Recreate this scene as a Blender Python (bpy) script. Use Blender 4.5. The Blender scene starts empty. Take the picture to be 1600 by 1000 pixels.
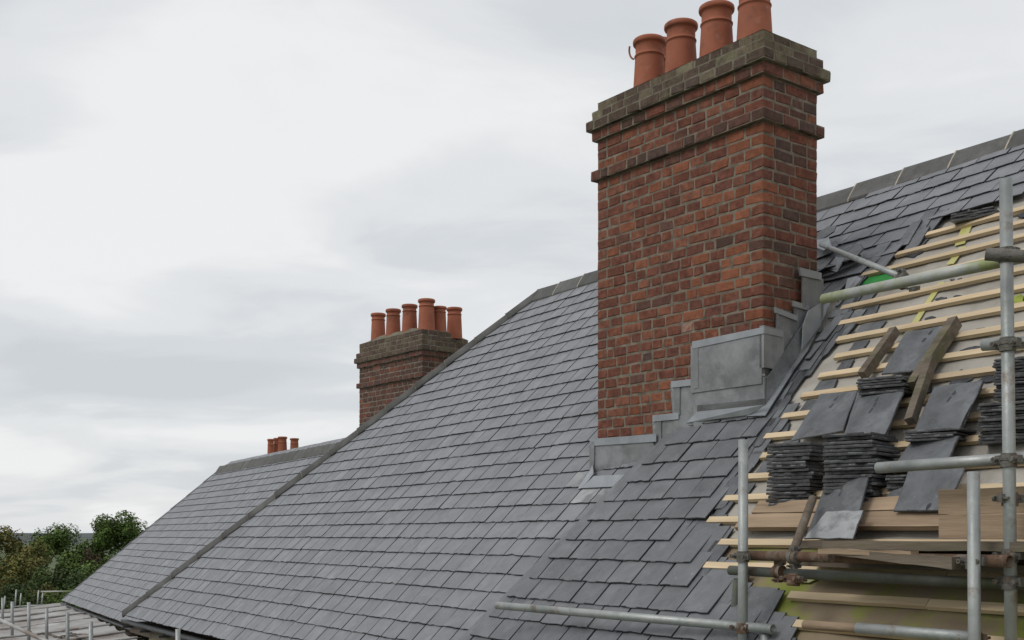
import bpy, math, random
from mathutils import Vector as V, Matrix
random.seed(11)
R = random.random
U = random.uniform
S = bpy.context.scene
C = S.collection
# ---------------------------------------------------------------- camera, sky, sun, exposure
FPX, HY = 1784.0, 836.0            # focal length and horizon height, in 1600-wide picture pixels
cam = bpy.data.cameras.new("camera"); co = bpy.data.objects.new("camera", cam); C.objects.link(co)
cam.sensor_width = 36; cam.lens = FPX / 1600 * 36; cam.shift_y = (HY - 500) / 1600
cam.clip_start = 0.1; cam.clip_end = 9000
co.location = (0, 0, 0); co.rotation_euler = (math.pi / 2, 0, 0); S.camera = co
S.view_settings.view_transform = 'Standard'; S.view_settings.look = 'None'
S.view_settings.gamma = 1; S.view_settings.use_curve_mapping = False; S.view_settings.exposure = 0.0
SUN_DIR = V((-0.80, -0.42, 0.95)).normalized()      # towards the sun
SUN_EL = math.asin(SUN_DIR.z); SUN_AZ = math.atan2(SUN_DIR.x, SUN_DIR.y)
sl = bpy.data.lights.new("sun", 'SUN'); so = bpy.data.objects.new("sun", sl); C.objects.link(so)
sl.energy = 1.15; sl.angle = math.radians(22); sl.color = (1.0, 0.97, 0.93)
so.rotation_euler = SUN_DIR.to_track_quat('Z', 'Y').to_euler(); so.location = (0, -5, 40)
W = bpy.data.worlds.new("World"); S.world = W; W.use_nodes = True
wt = W.node_tree; wt.nodes.clear()
def wn(t, **k):
    n = wt.nodes.new(t)
    for a, b in k.items(): setattr(n, a, b)
    return n
def wmath(op, a, b=None, clamp=False):
    n = wn('ShaderNodeMath', operation=op, use_clamp=clamp)
    for i, v in enumerate((a, b)):
        if v is None: continue
        if isinstance(v, (int, float)): n.inputs[i].default_value = v
        else: wt.links.new(v, n.inputs[i])
    return n.outputs[0]
sky = wn('ShaderNodeTexSky', sky_type='NISHITA', sun_disc=False, sun_elevation=SUN_EL, sun_rotation=SUN_AZ)
tc = wn('ShaderNodeTexCoord'); sp = wn('ShaderNodeSeparateXYZ'); wt.links.new(tc.outputs['Generated'], sp.inputs[0])
zc = wmath('MAXIMUM', sp.outputs[2], 0.0); zz = wmath('ADD', zc, 0.22)
cx = wmath('DIVIDE', sp.outputs[0], zz); cy = wmath('DIVIDE', sp.outputs[1], zz)
cb = wn('ShaderNodeCombineXYZ'); wt.links.new(cx, cb.inputs[0]); wt.links.new(cy, cb.inputs[1])
def wnoise(scale, detail, rough, off, dist=0.0, sx=1.0):
    m = wn('ShaderNodeMapping'); wt.links.new(cb.outputs[0], m.inputs[0]); m.inputs['Location'].default_value = off; m.inputs['Scale'].default_value = (sx, 1, 1)
    n = wn('ShaderNodeTexNoise'); wt.links.new(m.outputs[0], n.inputs['Vector'])
    n.inputs['Scale'].default_value = scale; n.inputs['Detail'].default_value = detail; n.inputs['Roughness'].default_value = rough; n.inputs['Distortion'].default_value = dist
    return n.outputs['Fac']
n1 = wnoise(1.25, 2.5, 0.45, (3.1, 1.7, 0), 0.4, 0.7); n2 = wnoise(3.4, 7, 0.55, (8.0, 4.0, 0), 0.5, 0.65)
nn = wmath('ADD', wmath('MULTIPLY', n1, 0.72), wmath('MULTIPLY', n2, 0.28))
rp = wn('ShaderNodeValToRGB'); wt.links.new(nn, rp.inputs[0])
rp.color_ramp.interpolation = 'EASE'
e = rp.color_ramp.elements
e[0].position = 0.39; e[0].color = (0.640, 0.668, 0.695, 1)
e[1].position = 0.60; e[1].color = (0.890, 0.897, 0.900, 1)
m1 = e.new(0.465); m1.color = (0.695, 0.722, 0.748, 1)
m2 = e.new(0.52); m2.color = (0.79, 0.805, 0.818, 1)
gain = wn('ShaderNodeMixRGB', blend_type='MULTIPLY'); gain.inputs[0].default_value = 1
wt.links.new(rp.outputs[0], gain.inputs[1]); gain.inputs[2].default_value = (9.95, 9.95, 9.95, 1)
mixs = wn('ShaderNodeMixRGB'); mixs.inputs[0].default_value = 0.94
wt.links.new(sky.outputs[0], mixs.inputs[1]); wt.links.new(gain.outputs[0], mixs.inputs[2])
bg = wn('ShaderNodeBackground'); bg.inputs[1].default_value = 0.1; wt.links.new(mixs.outputs[0], bg.inputs[0])
wo = wn('ShaderNodeOutputWorld'); wt.links.new(bg.outputs[0], wo.inputs[0])

# ---------------------------------------------------------------- materials
def mat(name, base, rough=0.8, metal=0.0, var=0.2, scale=6.0, bump=0.3, bscale=60.0, ramp=None, blotch=None, hue=None, spec=0.5, stretch=(1, 1, 1), detail=6, grain=None):
    """procedural surface: base colour varied per piece and by noise, optional blotches [(colour, scale, lo, hi, strength)], bump"""
    m = bpy.data.materials.new(name); m.use_nodes = True; t = m.node_tree; N = t.nodes; L = t.links
    b = N['Principled BSDF']; b.inputs['Metallic'].default_value = metal; b.inputs['Specular IOR Level'].default_value = spec
    tc = N.new('ShaderNodeTexCoord'); oi = N.new('ShaderNodeObjectInfo'); gi = N.new('ShaderNodeNewGeometry')
    ad = N.new('ShaderNodeMath'); ad.operation = 'ADD'; L.new(oi.outputs['Random'], ad.inputs[0]); L.new(gi.outputs['Random Per Island'], ad.inputs[1])
    fr = N.new('ShaderNodeMath'); fr.operation = 'FRACT'; L.new(ad.outputs[0], fr.inputs[0]); rnd = fr.outputs[0]
    mu = N.new('ShaderNodeMath'); mu.operation = 'MULTIPLY'; mu.inputs[1].default_value = 37.0; L.new(rnd, mu.inputs[0])
    va = N.new('ShaderNodeVectorMath'); va.operation = 'ADD'; L.new(tc.outputs['Object'], va.inputs[0]); L.new(mu.outputs[0], va.inputs[1])
    mp = N.new('ShaderNodeMapping'); mp.inputs['Scale'].default_value = stretch; L.new(va.outputs[0], mp.inputs[0]); vec = mp.outputs[0]
    if grain:
        dt = N.new('ShaderNodeVectorMath'); dt.operation = 'DOT_PRODUCT'; L.new(vec, dt.inputs[0]); dt.inputs[1].default_value = (0.532, -0.847, 0)
        scl = N.new('ShaderNodeVectorMath'); scl.operation = 'SCALE'; scl.inputs[0].default_value = (0.532 * grain, -0.847 * grain, 0); L.new(dt.outputs['Value'], scl.inputs['Scale'])
        sb = N.new('ShaderNodeVectorMath'); sb.operation = 'SUBTRACT'; L.new(vec, sb.inputs[0]); L.new(scl.outputs[0], sb.inputs[1]); vec = sb.outputs[0]
    def noise(sc, det=detail, rg=0.6):
        n = N.new('ShaderNodeTexNoise'); n.inputs['Scale'].default_value = sc; n.inputs['Detail'].default_value = det; n.inputs['Roughness'].default_value = rg
        L.new(vec, n.inputs['Vector']); return n.outputs['Fac']
    def mr(src, a, c, lo, hi):
        n = N.new('ShaderNodeMapRange'); n.inputs[1].default_value = a; n.inputs[2].default_value = c; n.inputs[3].default_value = lo; n.inputs[4].default_value = hi
        L.new(src, n.inputs[0]); return n.outputs[0]
    def mix(fac, c1, c2, mode='MIX'):
        n = N.new('ShaderNodeMixRGB'); n.blend_type = mode
        for i, v in ((0, fac), (1, c1), (2, c2)):
            if isinstance(v, (int, float)): n.inputs[i].default_value = v
            elif isinstance(v, tuple): n.inputs[i].default_value = (*v, 1)
            else: L.new(v, n.inputs[i])
        return n.outputs[0]
    if ramp:
        r = N.new('ShaderNodeValToRGB'); L.new(rnd, r.inputs[0]); el = r.color_ramp.elements
        r.color_ramp.interpolation = 'CONSTANT' if len(ramp) > 5 else 'LINEAR'
        el[0].position = 0; el[0].color = (*ramp[0], 1); el[1].position = 1 if len(ramp) <= 5 else (len(ramp) - 1) / len(ramp); el[1].color = (*ramp[-1], 1)
        for i, c in enumerate(ramp[1:-1], 1):
            q = el.new(i / (len(ramp) - 1 if len(ramp) <= 5 else len(ramp))); q.color = (*c, 1)
        col = r.outputs[0]
    else:
        col = mix(1.0, (base[0], base[1], base[2]), (1, 1, 1), 'MULTIPLY')
    v1 = mr(noise(scale), 0.3, 0.7, 1 - var, 1 + var); hs = N.new('ShaderNodeHueSaturation'); L.new(v1, hs.inputs['Value']); L.new(col, hs.inputs['Color']); col = hs.outputs[0]
    if hue:
        h2 = N.new('ShaderNodeHueSaturation'); L.new(mr(rnd, 0, 1, 1 - hue, 1 + hue), h2.inputs['Value']); L.new(col, h2.inputs['Color']); col = h2.outputs[0]
    for (bc, sc, lo, hi, st) in (blotch or []):
        col = mix(mr(noise(sc, 7, 0.65), lo, hi, 0, st), col, bc)
    L.new(col, b.inputs['Base Color'])
    rr = mr(noise(scale * 1.7), 0.3, 0.7, max(0, rough - 0.12), min(1, rough + 0.12)); L.new(rr, b.inputs['Roughness'])
    if bump:
        bp = N.new('ShaderNodeBump'); bp.inputs['Strength'].default_value = bump; bp.inputs['Distance'].default_value = 0.01
        L.new(noise(bscale, 8, 0.65), bp.inputs['Height']); L.new(bp.outputs[0], b.inputs['Normal'])
    return m
M = {}
M['slate'] = mat('slate', (0.185, 0.190, 0.205), 0.50, var=0.16, scale=5, bump=0.35, bscale=22, hue=0.09, spec=0.45,
                 blotch=[((0.32, 0.325, 0.335), 3.2, 0.56, 0.75, 0.45), ((0.085, 0.088, 0.095), 9, 0.60, 0.72, 0.45), ((0.42, 0.42, 0.42), 46, 0.67, 0.77, 0.5)])
M['slate_near'] = mat('slate_near', (0.132, 0.135, 0.144), 0.48, var=0.2, scale=6, bump=0.5, bscale=26, hue=0.10, spec=0.45,
                 blotch=[((0.22, 0.222, 0.228), 4.0, 0.56, 0.72, 0.5), ((0.06, 0.062, 0.068), 10, 0.60, 0.72, 0.5), ((0.42, 0.42, 0.41), 48, 0.655, 0.75, 0.7)])
M['slate_dusty'] = mat('slate_dusty', (0.30, 0.305, 0.31), 0.6, var=0.2, scale=7, bump=0.35, bscale=26, hue=0.15,
                 blotch=[((0.14, 0.143, 0.15), 6.0, 0.48, 0.6, 0.8)])
M['slate_loose'] = mat('slate_loose', (0.108, 0.114, 0.122), 0.46, var=0.35, scale=7, bump=0.8, bscale=24, hue=0.22, spec=0.5,
                 blotch=[((0.23, 0.24, 0.25), 4.5, 0.50, 0.64, 0.55), ((0.045, 0.046, 0.05), 9, 0.56, 0.66, 0.55), ((0.4, 0.4, 0.39), 38, 0.66, 0.74, 0.7)])
M['slate_tail_shade'] = mat('slate_tail_shade', (0.045, 0.046, 0.050), 0.85, var=0.4, scale=30, bump=0.6, bscale=90, spec=0.15)  # near-black slate edges paint the shadow line under each tail and joint
M['slate_edge'] = mat('slate_edge', (0.062, 0.062, 0.064), 0.75, var=0.4, scale=30, bump=0.9, bscale=90, hue=0.35,
                 blotch=[((0.15, 0.15, 0.145), 14, 0.52, 0.68, 0.6), ((0.03, 0.03, 0.03), 20, 0.58, 0.7, 0.7)])
M['brick_red'] = mat('brick_red', (0, 0, 0), 0.9, var=0.38, scale=22, bump=0.7, bscale=90, spec=0.25, hue=0.12,
                 ramp=[(0.175, 0.066, 0.043), (0.196, 0.074, 0.047), (0.159, 0.061, 0.041), (0.212, 0.080, 0.048), (0.182, 0.068, 0.045), (0.146, 0.059, 0.043), (0.191, 0.076, 0.049), (0.167, 0.061, 0.041), (0.204, 0.083, 0.052), (0.154, 0.058, 0.040)],
                 blotch=[((0.070, 0.038, 0.034), 30, 0.56, 0.70, 0.75), ((0.32, 0.20, 0.15), 60, 0.66, 0.76, 0.5)])
M['brick_orange'] = mat('brick_orange', (0.235, 0.086, 0.048), 0.9, var=0.25, scale=22, bump=0.6, bscale=90, spec=0.25, hue=0.2,
                 blotch=[((0.10, 0.04, 0.03), 36, 0.60, 0.72, 0.7)])
M['brick_dark'] = mat('brick_dark', (0, 0, 0), 0.9, var=0.3, scale=22, bump=0.7, bscale=90, spec=0.25, hue=0.15,
                 ramp=[(0.105, 0.058, 0.045), (0.135, 0.064, 0.047), (0.115, 0.058, 0.044), (0.145, 0.066, 0.048), (0.090, 0.054, 0.044), (0.120, 0.062, 0.048)],
                 blotch=[((0.055, 0.038, 0.033), 28, 0.55, 0.70, 0.7), ((0.20, 0.13, 0.10), 60, 0.66, 0.76, 0.4)])
M['brick_moss'] = mat('brick_moss', (0, 0, 0), 0.95, var=0.3, scale=20, bump=0.8, bscale=80, spec=0.2, hue=0.15,
                 ramp=[(0.125, 0.093, 0.068), (0.105, 0.074, 0.056), (0.140, 0.108, 0.076), (0.115, 0.080, 0.062), (0.150, 0.120, 0.082), (0.095, 0.068, 0.055)],
                 blotch=[((0.185, 0.165, 0.085), 12, 0.57, 0.69, 0.5), ((0.045, 0.038, 0.030), 25, 0.55, 0.70, 0.7), ((0.26, 0.25, 0.20), 40, 0.64, 0.74, 0.5)])
M['brick_lichen'] = mat('brick_lichen', (0.205, 0.182, 0.118), 0.95, var=0.3, scale=20, bump=0.8, bscale=80, spec=0.2, hue=0.2, blotch=[((0.10, 0.085, 0.06), 16, 0.5, 0.64, 0.7)])
M['brick_pale'] = mat('brick_pale', (0.36, 0.22, 0.17), 0.9, var=0.3, scale=30, bump=0.6, bscale=90, spec=0.2, blotch=[((0.2, 0.075, 0.05), 30, 0.5, 0.6, 0.8)])
M['mortar'] = mat('mortar', (0.190, 0.158, 0.122), 0.95, var=0.4, scale=14, bump=0.7, bscale=110, spec=0.2, blotch=[((0.30, 0.26, 0.21), 7, 0.5, 0.7, 0.5)])
M['mortar_old'] = mat('mortar_old', (0.19, 0.17, 0.13), 0.95, var=0.3, scale=14, bump=0.7, bscale=90, spec=0.2, blotch=[((0.11, 0.11, 0.06), 6, 0.5, 0.65, 0.6)])
M['mortar_ridge'] = mat('mortar_ridge', (0.42, 0.38, 0.31), 0.95, var=0.25, scale=20, bump=0.5, bscale=90, spec=0.2)
M['lead'] = mat('lead', (0.220, 0.222, 0.228), 0.46, metal=0.3, var=0.3, scale=4, bump=0.7, bscale=6, spec=0.4, blotch=[((0.34, 0.35, 0.36), 3.5, 0.5, 0.66, 0.6), ((0.12, 0.125, 0.13), 5, 0.52, 0.68, 0.6), ((0.5, 0.5, 0.5), 11, 0.64, 0.74, 0.5)])
M['lead_new'] = mat('lead_new', (0.32, 0.335, 0.355), 0.40, metal=0.4, var=0.15, scale=6, bump=0.3, bscale=14, spec=0.4, blotch=[((0.24, 0.25, 0.27), 5, 0.5, 0.7, 0.6)])
M['terracotta'] = mat('terracotta', (0.320, 0.108, 0.062), 0.8, var=0.14, scale=5, bump=0.15, bscale=60, hue=0.1, spec=0.3, blotch=[((0.27, 0.085, 0.05), 3.5, 0.52, 0.70, 0.5), ((0.46, 0.24, 0.17), 11, 0.60, 0.74, 0.5), ((0.10, 0.06, 0.045), 6, 0.54, 0.72, 0.6)])
M['ridge'] = mat('ridge', (0.105, 0.104, 0.100), 0.78, var=0.22, scale=6, bump=0.5, bscale=40, hue=0.18, spec=0.3, blotch=[((0.085, 0.08, 0.07), 8, 0.5, 0.65, 0.6), ((0.23, 0.23, 0.20), 22, 0.62, 0.75, 0.5)])
M['batten'] = mat('batten', (0.58, 0.455, 0.30), 0.75, grain=.93, var=0.16, scale=14, bump=0.25, bscale=30, hue=0.10, stretch=(1, 1, 1), spec=0.3, blotch=[((0.42, 0.27, 0.13), 20, 0.54, 0.72, 0.6), ((0.28, 0.16, 0.08), 40, 0.70, 0.76, 0.7)])
M['board'] = mat('board', (0.34, 0.25, 0.17), 0.85, grain=.94, var=0.25, scale=14, bump=0.5, bscale=50, hue=0.1, spec=0.2, blotch=[((0.20, 0.14, 0.095), 22, 0.5, 0.7, 0.7), ((0.11, 0.075, 0.05), 60, 0.62, 0.72, 0.7)])
M['board_old'] = mat('board_old', (0.150, 0.122, 0.095), 0.9, grain=.9, var=0.35, scale=18, bump=0.7, bscale=30, hue=0.2, spec=0.2, blotch=[((0.10, 0.11, 0.05), 5, 0.5, 0.64, 0.7), ((0.24, 0.21, 0.17), 12, 0.58, 0.7, 0.6)])
M['galv'] = mat('galv', (0.34, 0.355, 0.345), 0.50, metal=0.45, var=0.16, scale=7, bump=0.25, bscale=40, hue=0.08, spec=0.4, blotch=[((0.20, 0.225, 0.22), 4, 0.5, 0.66, 0.7), ((0.17, 0.105, 0.065), 9, 0.585, 0.70, 0.65), ((0.50, 0.50, 0.46), 12, 0.64, 0.74, 0.6)])
M['galv_lime'] = mat('galv_lime', (0.40, 0.41, 0.38), 0.6, metal=0.2, var=0.16, scale=7, bump=0.3, bscale=40, spec=0.4, blotch=[((0.24, 0.28, 0.045), 3.2, 0.48, 0.60, 0.7), ((0.52, 0.52, 0.48), 9, 0.55, 0.7, 0.6)])
M['galv_dark'] = mat('galv_dark', (0.115, 0.120, 0.105), 0.65, metal=0.3, var=0.25, scale=7, bump=0.4, bscale=40, spec=0.3, blotch=[((0.10, 0.115, 0.05), 4, 0.5, 0.62, 0.6), ((0.15, 0.08, 0.045), 5, 0.56, 0.68, 0.7)])
M['rust'] = mat('rust', (0.135, 0.080, 0.052), 0.85, metal=0.1, var=0.35, scale=12, bump=0.8, bscale=50, spec=0.3, blotch=[((0.28, 0.26, 0.23), 6, 0.50, 0.64, 0.75), ((0.06, 0.04, 0.03), 15, 0.55, 0.7, 0.6)])
M['clamp'] = mat('clamp', (0.165, 0.158, 0.140), 0.75, metal=0.4, var=0.35, scale=25, bump=0.8, bscale=80, spec=0.3, blotch=[((0.17, 0.09, 0.05), 14, 0.53, 0.64, 0.55), ((0.30, 0.29, 0.26), 20, 0.6, 0.7, 0.6)])
M['underlay'] = mat('underlay', (0.385, 0.360, 0.320), 0.8, var=0.14, scale=2.2, bump=1.0, bscale=7, spec=0.25, blotch=[((0.26, 0.235, 0.20), 2.6, 0.5, 0.66, 0.6), ((0.16, 0.15, 0.14), 9, 0.62, 0.72, 0.6), ((0.46, 0.44, 0.40), 3, 0.58, 0.7, 0.6)])
M['underlay_moss'] = mat('underlay_moss', (0.235, 0.185, 0.125), 0.85, var=0.15, scale=3, bump=0.5, bscale=6, spec=0.2, blotch=[((0.21, 0.25, 0.035), 2.6, 0.46, 0.60, 0.8), ((0.12, 0.10, 0.07), 4, 0.56, 0.7, 0.6)])
M['tape'] = mat('tape', (0.50, 0.48, 0.17), 0.7, var=0.2, scale=9, bump=0.2, bscale=30, blotch=[((0.42, 0.37, 0.2), 9, 0.5, 0.66, 0.7)])
M['moss'] = mat('moss', (0.26, 0.30, 0.05), 0.95, var=0.35, scale=16, bump=0.8, bscale=60, blotch=[((0.36, 0.34, 0.25), 12, 0.52, 0.64, 0.7)])
M['green_sheet'] = mat('green_sheet', (0.015, 0.22, 0.035), 0.6, var=0.3, scale=9, bump=0.5, bscale=20)
M['felt'] = mat('felt', (0.045, 0.047, 0.055), 0.8, var=0.35, scale=9, bump=0.7, bscale=30, blotch=[((0.12, 0.12, 0.13), 9, 0.55, 0.68, 0.7)])
M['stone'] = mat('stone', (0.40, 0.34, 0.22), 0.9, var=0.2, scale=3, bump=0.5, bscale=20, blotch=[((0.24, 0.20, 0.14), 3, 0.5, 0.7, 0.7)])
M['gutter'] = mat('gutter', (0.035, 0.036, 0.04), 0.5, var=0.2, scale=9, bump=0.2, bscale=30)
M['lead_roof'] = mat('lead_roof', (0.34, 0.335, 0.32), 0.55, metal=0.2, var=0.18, scale=1.6, bump=0.4, bscale=5, blotch=[((0.17, 0.125, 0.10), 0.7, 0.46, 0.60, 0.85), ((0.5, 0.5, 0.49), 2.0, 0.58, 0.7, 0.6)])
M['rope'] = mat('rope', (0.07, 0.06, 0.05), 0.8, var=0.3, scale=9, bump=0.2, bscale=30, blotch=[((0.2, 0.14, 0.1), 3, 0.5, 0.6, 0.7)])
M['grass'] = mat('grass', (0.055, 0.085, 0.025), 0.95, var=0.3, scale=0.05, bump=0.3, bscale=2, blotch=[((0.10, 0.10, 0.04), 0.02, 0.5, 0.65, 0.7)])
M['hill'] = mat('hill', (0.050, 0.062, 0.060), 0.95, var=0.25, scale=0.02, bump=0.0, blotch=[((0.085, 0.090, 0.080), 0.008, 0.52, 0.62, 0.7)])
M['bark'] = mat('bark', (0.06, 0.045, 0.03), 0.9, var=0.3, scale=4, bump=0.6, bscale=12)
def leafmat(name, c1, c2, c3):
    m = bpy.data.materials.new(name); m.use_nodes = True; t = m.node_tree; N = t.nodes; L = t.links; b = N['Principled BSDF']
    gi = N.new('ShaderNodeNewGeometry'); r = N.new('ShaderNodeValToRGB'); L.new(gi.outputs['Random Per Island'], r.inputs[0])
    r.color_ramp.elements[0].color = (*c1, 1); r.color_ramp.elements[1].color = (*c3, 1); q = r.color_ramp.elements.new(0.5); q.color = (*c2, 1)
    tc = N.new('ShaderNodeTexCoord'); n = N.new('ShaderNodeTexNoise'); n.inputs['Scale'].default_value = 0.7; L.new(tc.outputs['Object'], n.inputs['Vector'])
    mr = N.new('ShaderNodeMapRange'); mr.inputs[1].default_value = 0.35; mr.inputs[2].default_value = 0.65; mr.inputs[3].default_value = 0.65; mr.inputs[4].default_value = 1.4; L.new(n.outputs[0], mr.inputs[0])
    hs = N.new('ShaderNodeHueSaturation'); L.new(mr.outputs[0], hs.inputs['Value']); L.new(r.outputs[0], hs.inputs['Color']); L.new(hs.outputs[0], b.inputs['Base Color'])
    b.inputs['Roughness'].default_value = 0.7; b.inputs['Specular IOR Level'].default_value = 0.25
    return m
M['leaf_green'] = leafmat('leaf_green', (0.040, 0.075, 0.016), (0.075, 0.125, 0.024), (0.12, 0.165, 0.035))
M['leaf_olive'] = leafmat('leaf_olive', (0.060, 0.070, 0.018), (0.105, 0.115, 0.028), (0.175, 0.125, 0.035))
M['leaf_dark'] = leafmat('leaf_dark', (0.025, 0.045, 0.014), (0.050, 0.080, 0.020), (0.075, 0.105, 0.028))
M['leaf_brown'] = leafmat('leaf_brown', (0.050, 0.050, 0.025), (0.095, 0.070, 0.035), (0.12, 0.085, 0.05))

# ---------------------------------------------------------------- helpers
def meta(o, label=None, cat=None, group=None, kind=None):
    if label: o['label'] = label
    if cat: o['category'] = cat
    if group: o['group'] = group
    if kind: o['kind'] = kind
    return o
def empty(name, loc, label=None, cat=None, group=None, kind=None):
    o = bpy.data.objects.new(name, None); C.objects.link(o); o.location = loc; o.empty_display_size = 0.1
    return meta(o, label, cat, group, kind)
def link(name, me, parent=None, loc=None, mtx=None):
    o = bpy.data.objects.new(name, me); C.objects.link(o)
    base = V(parent.location) if parent is not None and parent.type == 'EMPTY' else V((0, 0, 0))
    if parent is not None: o.parent = parent
    if parent is not None and parent.parent is not None: base = parent_world(parent)
    if mtx is not None: o.matrix_basis = Matrix.Translation(-base) @ mtx
    elif loc is not None: o.location = V(loc) - base
    return o
def parent_world(p):
    v = V((0, 0, 0)); q = p
    while q is not None: v += V(q.location); q = q.parent
    return v
def setmats(me, mats):
    for m in (mats if isinstance(mats, (list, tuple)) else [mats]): me.materials.append(M[m] if isinstance(m, str) else m)
class MB:
    """collects polygons; build() centres them on their own middle and links ONE mesh object"""
    def __init__(s): s.v = []; s.f = []; s.mi = []; s.sm = []
    def add(s, vs, fs, mi=0, smooth=False):
        n = len(s.v); s.v += [V(x) for x in vs]
        for f in fs: s.f.append([n + i for i in f]); s.mi.append(mi); s.sm.append(smooth)
    def box(s, o, ax, ay, az, mi=0, jit=0.0):
        o = V(o); ax = V(ax); ay = V(ay); az = V(az)
        vs = [o + ax * i + ay * j + az * k + V((U(-jit, jit), U(-jit, jit), U(-jit, jit))) for k in (0, 1) for j in (0, 1) for i in (0, 1)]
        s.add(vs, [(0, 2, 3, 1), (4, 5, 7, 6), (0, 1, 5, 4), (2, 6, 7, 3), (0, 4, 6, 2), (1, 3, 7, 5)], mi)
    def prism(s, pts, d, mi=0):
        """closed polygon pts pushed along d"""
        n = len(pts); d = V(d); a = [V(p) for p in pts]
        s.add(a + [p + d for p in a], [tuple(range(n))[::-1], tuple(range(n, 2 * n))] + [(i, (i + 1) % n, n + (i + 1) % n, n + i) for i in range(n)], mi)
    def tube(s, p0, p1, r, seg=16, open_=True, r2=None, mi=0, wall=0.004):
        p0 = V(p0); p1 = V(p1); d = (p1 - p0).normalized(); a = d.orthogonal().normalized(); b = d.cross(a); r2 = r2 or r
        ring = lambda p, q: [p + (a * math.cos(t) + b * math.sin(t)) * q for t in [2 * math.pi * i / seg for i in range(seg)]]
        if open_:
            rs = [ring(p0 + d * 0.12, r - wall), ring(p0, r - wall), ring(p0, r), ring(p1, r2), ring(p1, r2 - wall), ring(p1 - d * 0.12, r2 - wall)]
        else:
            rs = [ring(p0, r), ring(p1, r2)]
        vs = [x for q in rs for x in q]; fs = []
        for k in range(len(rs) - 1):
            for i in range(seg): j = (i + 1) % seg; fs.append((k * seg + i, (k + 1) * seg + i, (k + 1) * seg + j, k * seg + j))
        s.add(vs, [f[::-1] for f in fs], mi, True)
        k = len(rs) - 1
        s.add(rs[0], [tuple(range(seg))], mi); s.add(rs[-1], [tuple(range(seg))[::-1]], mi)
    def lathe(s, c, prof, seg=28, mi=0):
        c = V(c); vs = []; fs = []
        for r, z in prof:
            vs += [c + V((r * math.cos(2 * math.pi * i / seg), r * math.sin(2 * math.pi * i / seg), z)) for i in range(seg)]
        for k in range(len(prof) - 1):
            for i in range(seg): j = (i + 1) % seg; fs.append((k * seg + i, k * seg + j, (k + 1) * seg + j, (k + 1) * seg + i))
        s.add(vs, fs, mi, True)
    def mesh(s, name, mats, origin=V((0, 0, 0))):
        me = bpy.data.meshes.new(name); me.from_pydata([tuple(v - origin) for v in s.v], [], s.f)
        setmats(me, mats)
        me.polygons.foreach_set('material_index', s.mi); me.polygons.foreach_set('use_smooth', s.sm); me.update(); return me
    def build(s, name, mats, parent=None, **kw):
        lo = V([min(v[i] for v in s.v) for i in range(3)]); hi = V([max(v[i] for v in s.v) for i in range(3)]); o = (lo + hi) / 2
        ob = link(name, s.mesh(name, mats, o), parent, loc=o); meta(ob, **kw); return ob
def ray(x, y, d=1.0): return V(((x - 800) / FPX, 1, (HY - y) / FPX)) * d      # a direction, scaled to depth d
def px(p): return 800 + FPX * p[0] / p[1], HY - FPX * p[2] / p[1]

class Slope:
    """a roof slope. A runs along the courses towards the viewer, b up the slope, off away from the roof"""
    def __init__(s, vx, pitch, p, d, shift=0.0):
        h = V((vx - 800, FPX, 0)).normalized(); s.g = V((h[1], -h[0], 0)); t = math.radians(pitch)
        s.e = -h; s.u = s.g * math.cos(t) + V((0, 0, math.sin(t))); s.n = s.e.cross(s.u); s.O = ray(*p, d)
    def W(s, A, b, off=0.0): return s.O + s.e * A + s.u * b + s.n * off
    def hit(s, x, y, off=0.0):
        r = ray(x, y); return r * ((s.O + s.n * off).dot(s.n) / r.dot(s.n))
    def ab(s, x, y, off=0.0):
        p = s.hit(x, y, off) - s.O; return p.dot(s.e), p.dot(s.u)
RM = Slope(-320, 47, (928, 745), 8.45)
RF = Slope(-190, 47, (345, 735), 23.2)
def offR(b): return 0.11 * max(0.0, min(1.0, (3.06 - b) / 1.4))

# ---------------------------------------------------------------- slates
def outline(w, L):
    """a hand-cut slate seen from above: x across, y up from the tail"""
    j = lambda k=0.0025: U(-k, k)
    pts = [(0.0 + j(), j())]
    n = 5
    for i in range(1, n): pts.append((w * i / n, j(0.0035) + (0.010 * R() if R() < 0.05 else 0)))
    pts += [(w + j(), j()), (w + j(0.002), L * 0.45), (w + j(), L), (0 + j(), L), (j(0.002), L * 0.5)]
    return pts
def clip(poly, nx, ny, c):
    """keep the part with nx*x+ny*y<=c"""
    out = []
    for i in range(len(poly)):
        p, q = poly[i], poly[(i + 1) % len(poly)]; dp = nx * p[0] + ny * p[1] - c; dq = nx * q[0] + ny * q[1] - c
        if dp <= 0: out.append(p)
        if (dp < 0 < dq) or (dq < 0 < dp):
            t = dp / (dp - dq); out.append((p[0] + (q[0] - p[0]) * t, p[1] + (q[1] - p[1]) * t))
    return out
def slate_geo1(mb, pts, T, th=0.008, mtop=0, medge=1):
    n = len(pts); cx = sum(p[0] for p in pts) / n; cy = sum(p[1] for p in pts) / n; top = []
    for p in pts:
        k = 1 - 0.004 / max(0.02, math.hypot(p[0] - cx, p[1] - cy)) * U(0.4, 1.6)
        top.append(T(cx + (p[0] - cx) * k, cy + (p[1] - cy) * k, th))
    v = [T(p[0], p[1], 0) for p in pts] + [T(p[0], p[1], th * 0.55) for p in pts] + top
    b = len(mb.v); mb.v += v
    def F(t, mi): mb.f.append([b + i for i in t]); mb.mi.append(mi); mb.sm.append(False)
    F(tuple(range(n))[::-1], mtop); F(tuple(range(2 * n, 3 * n)), mtop)
    for i in range(n):
        j = (i + 1) % n; F((i, j, n + j, n + i), medge); F((n + i, n + j, 2 * n + j, 2 * n + i), medge if R() < .8 else mtop)
VAR = {}
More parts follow.
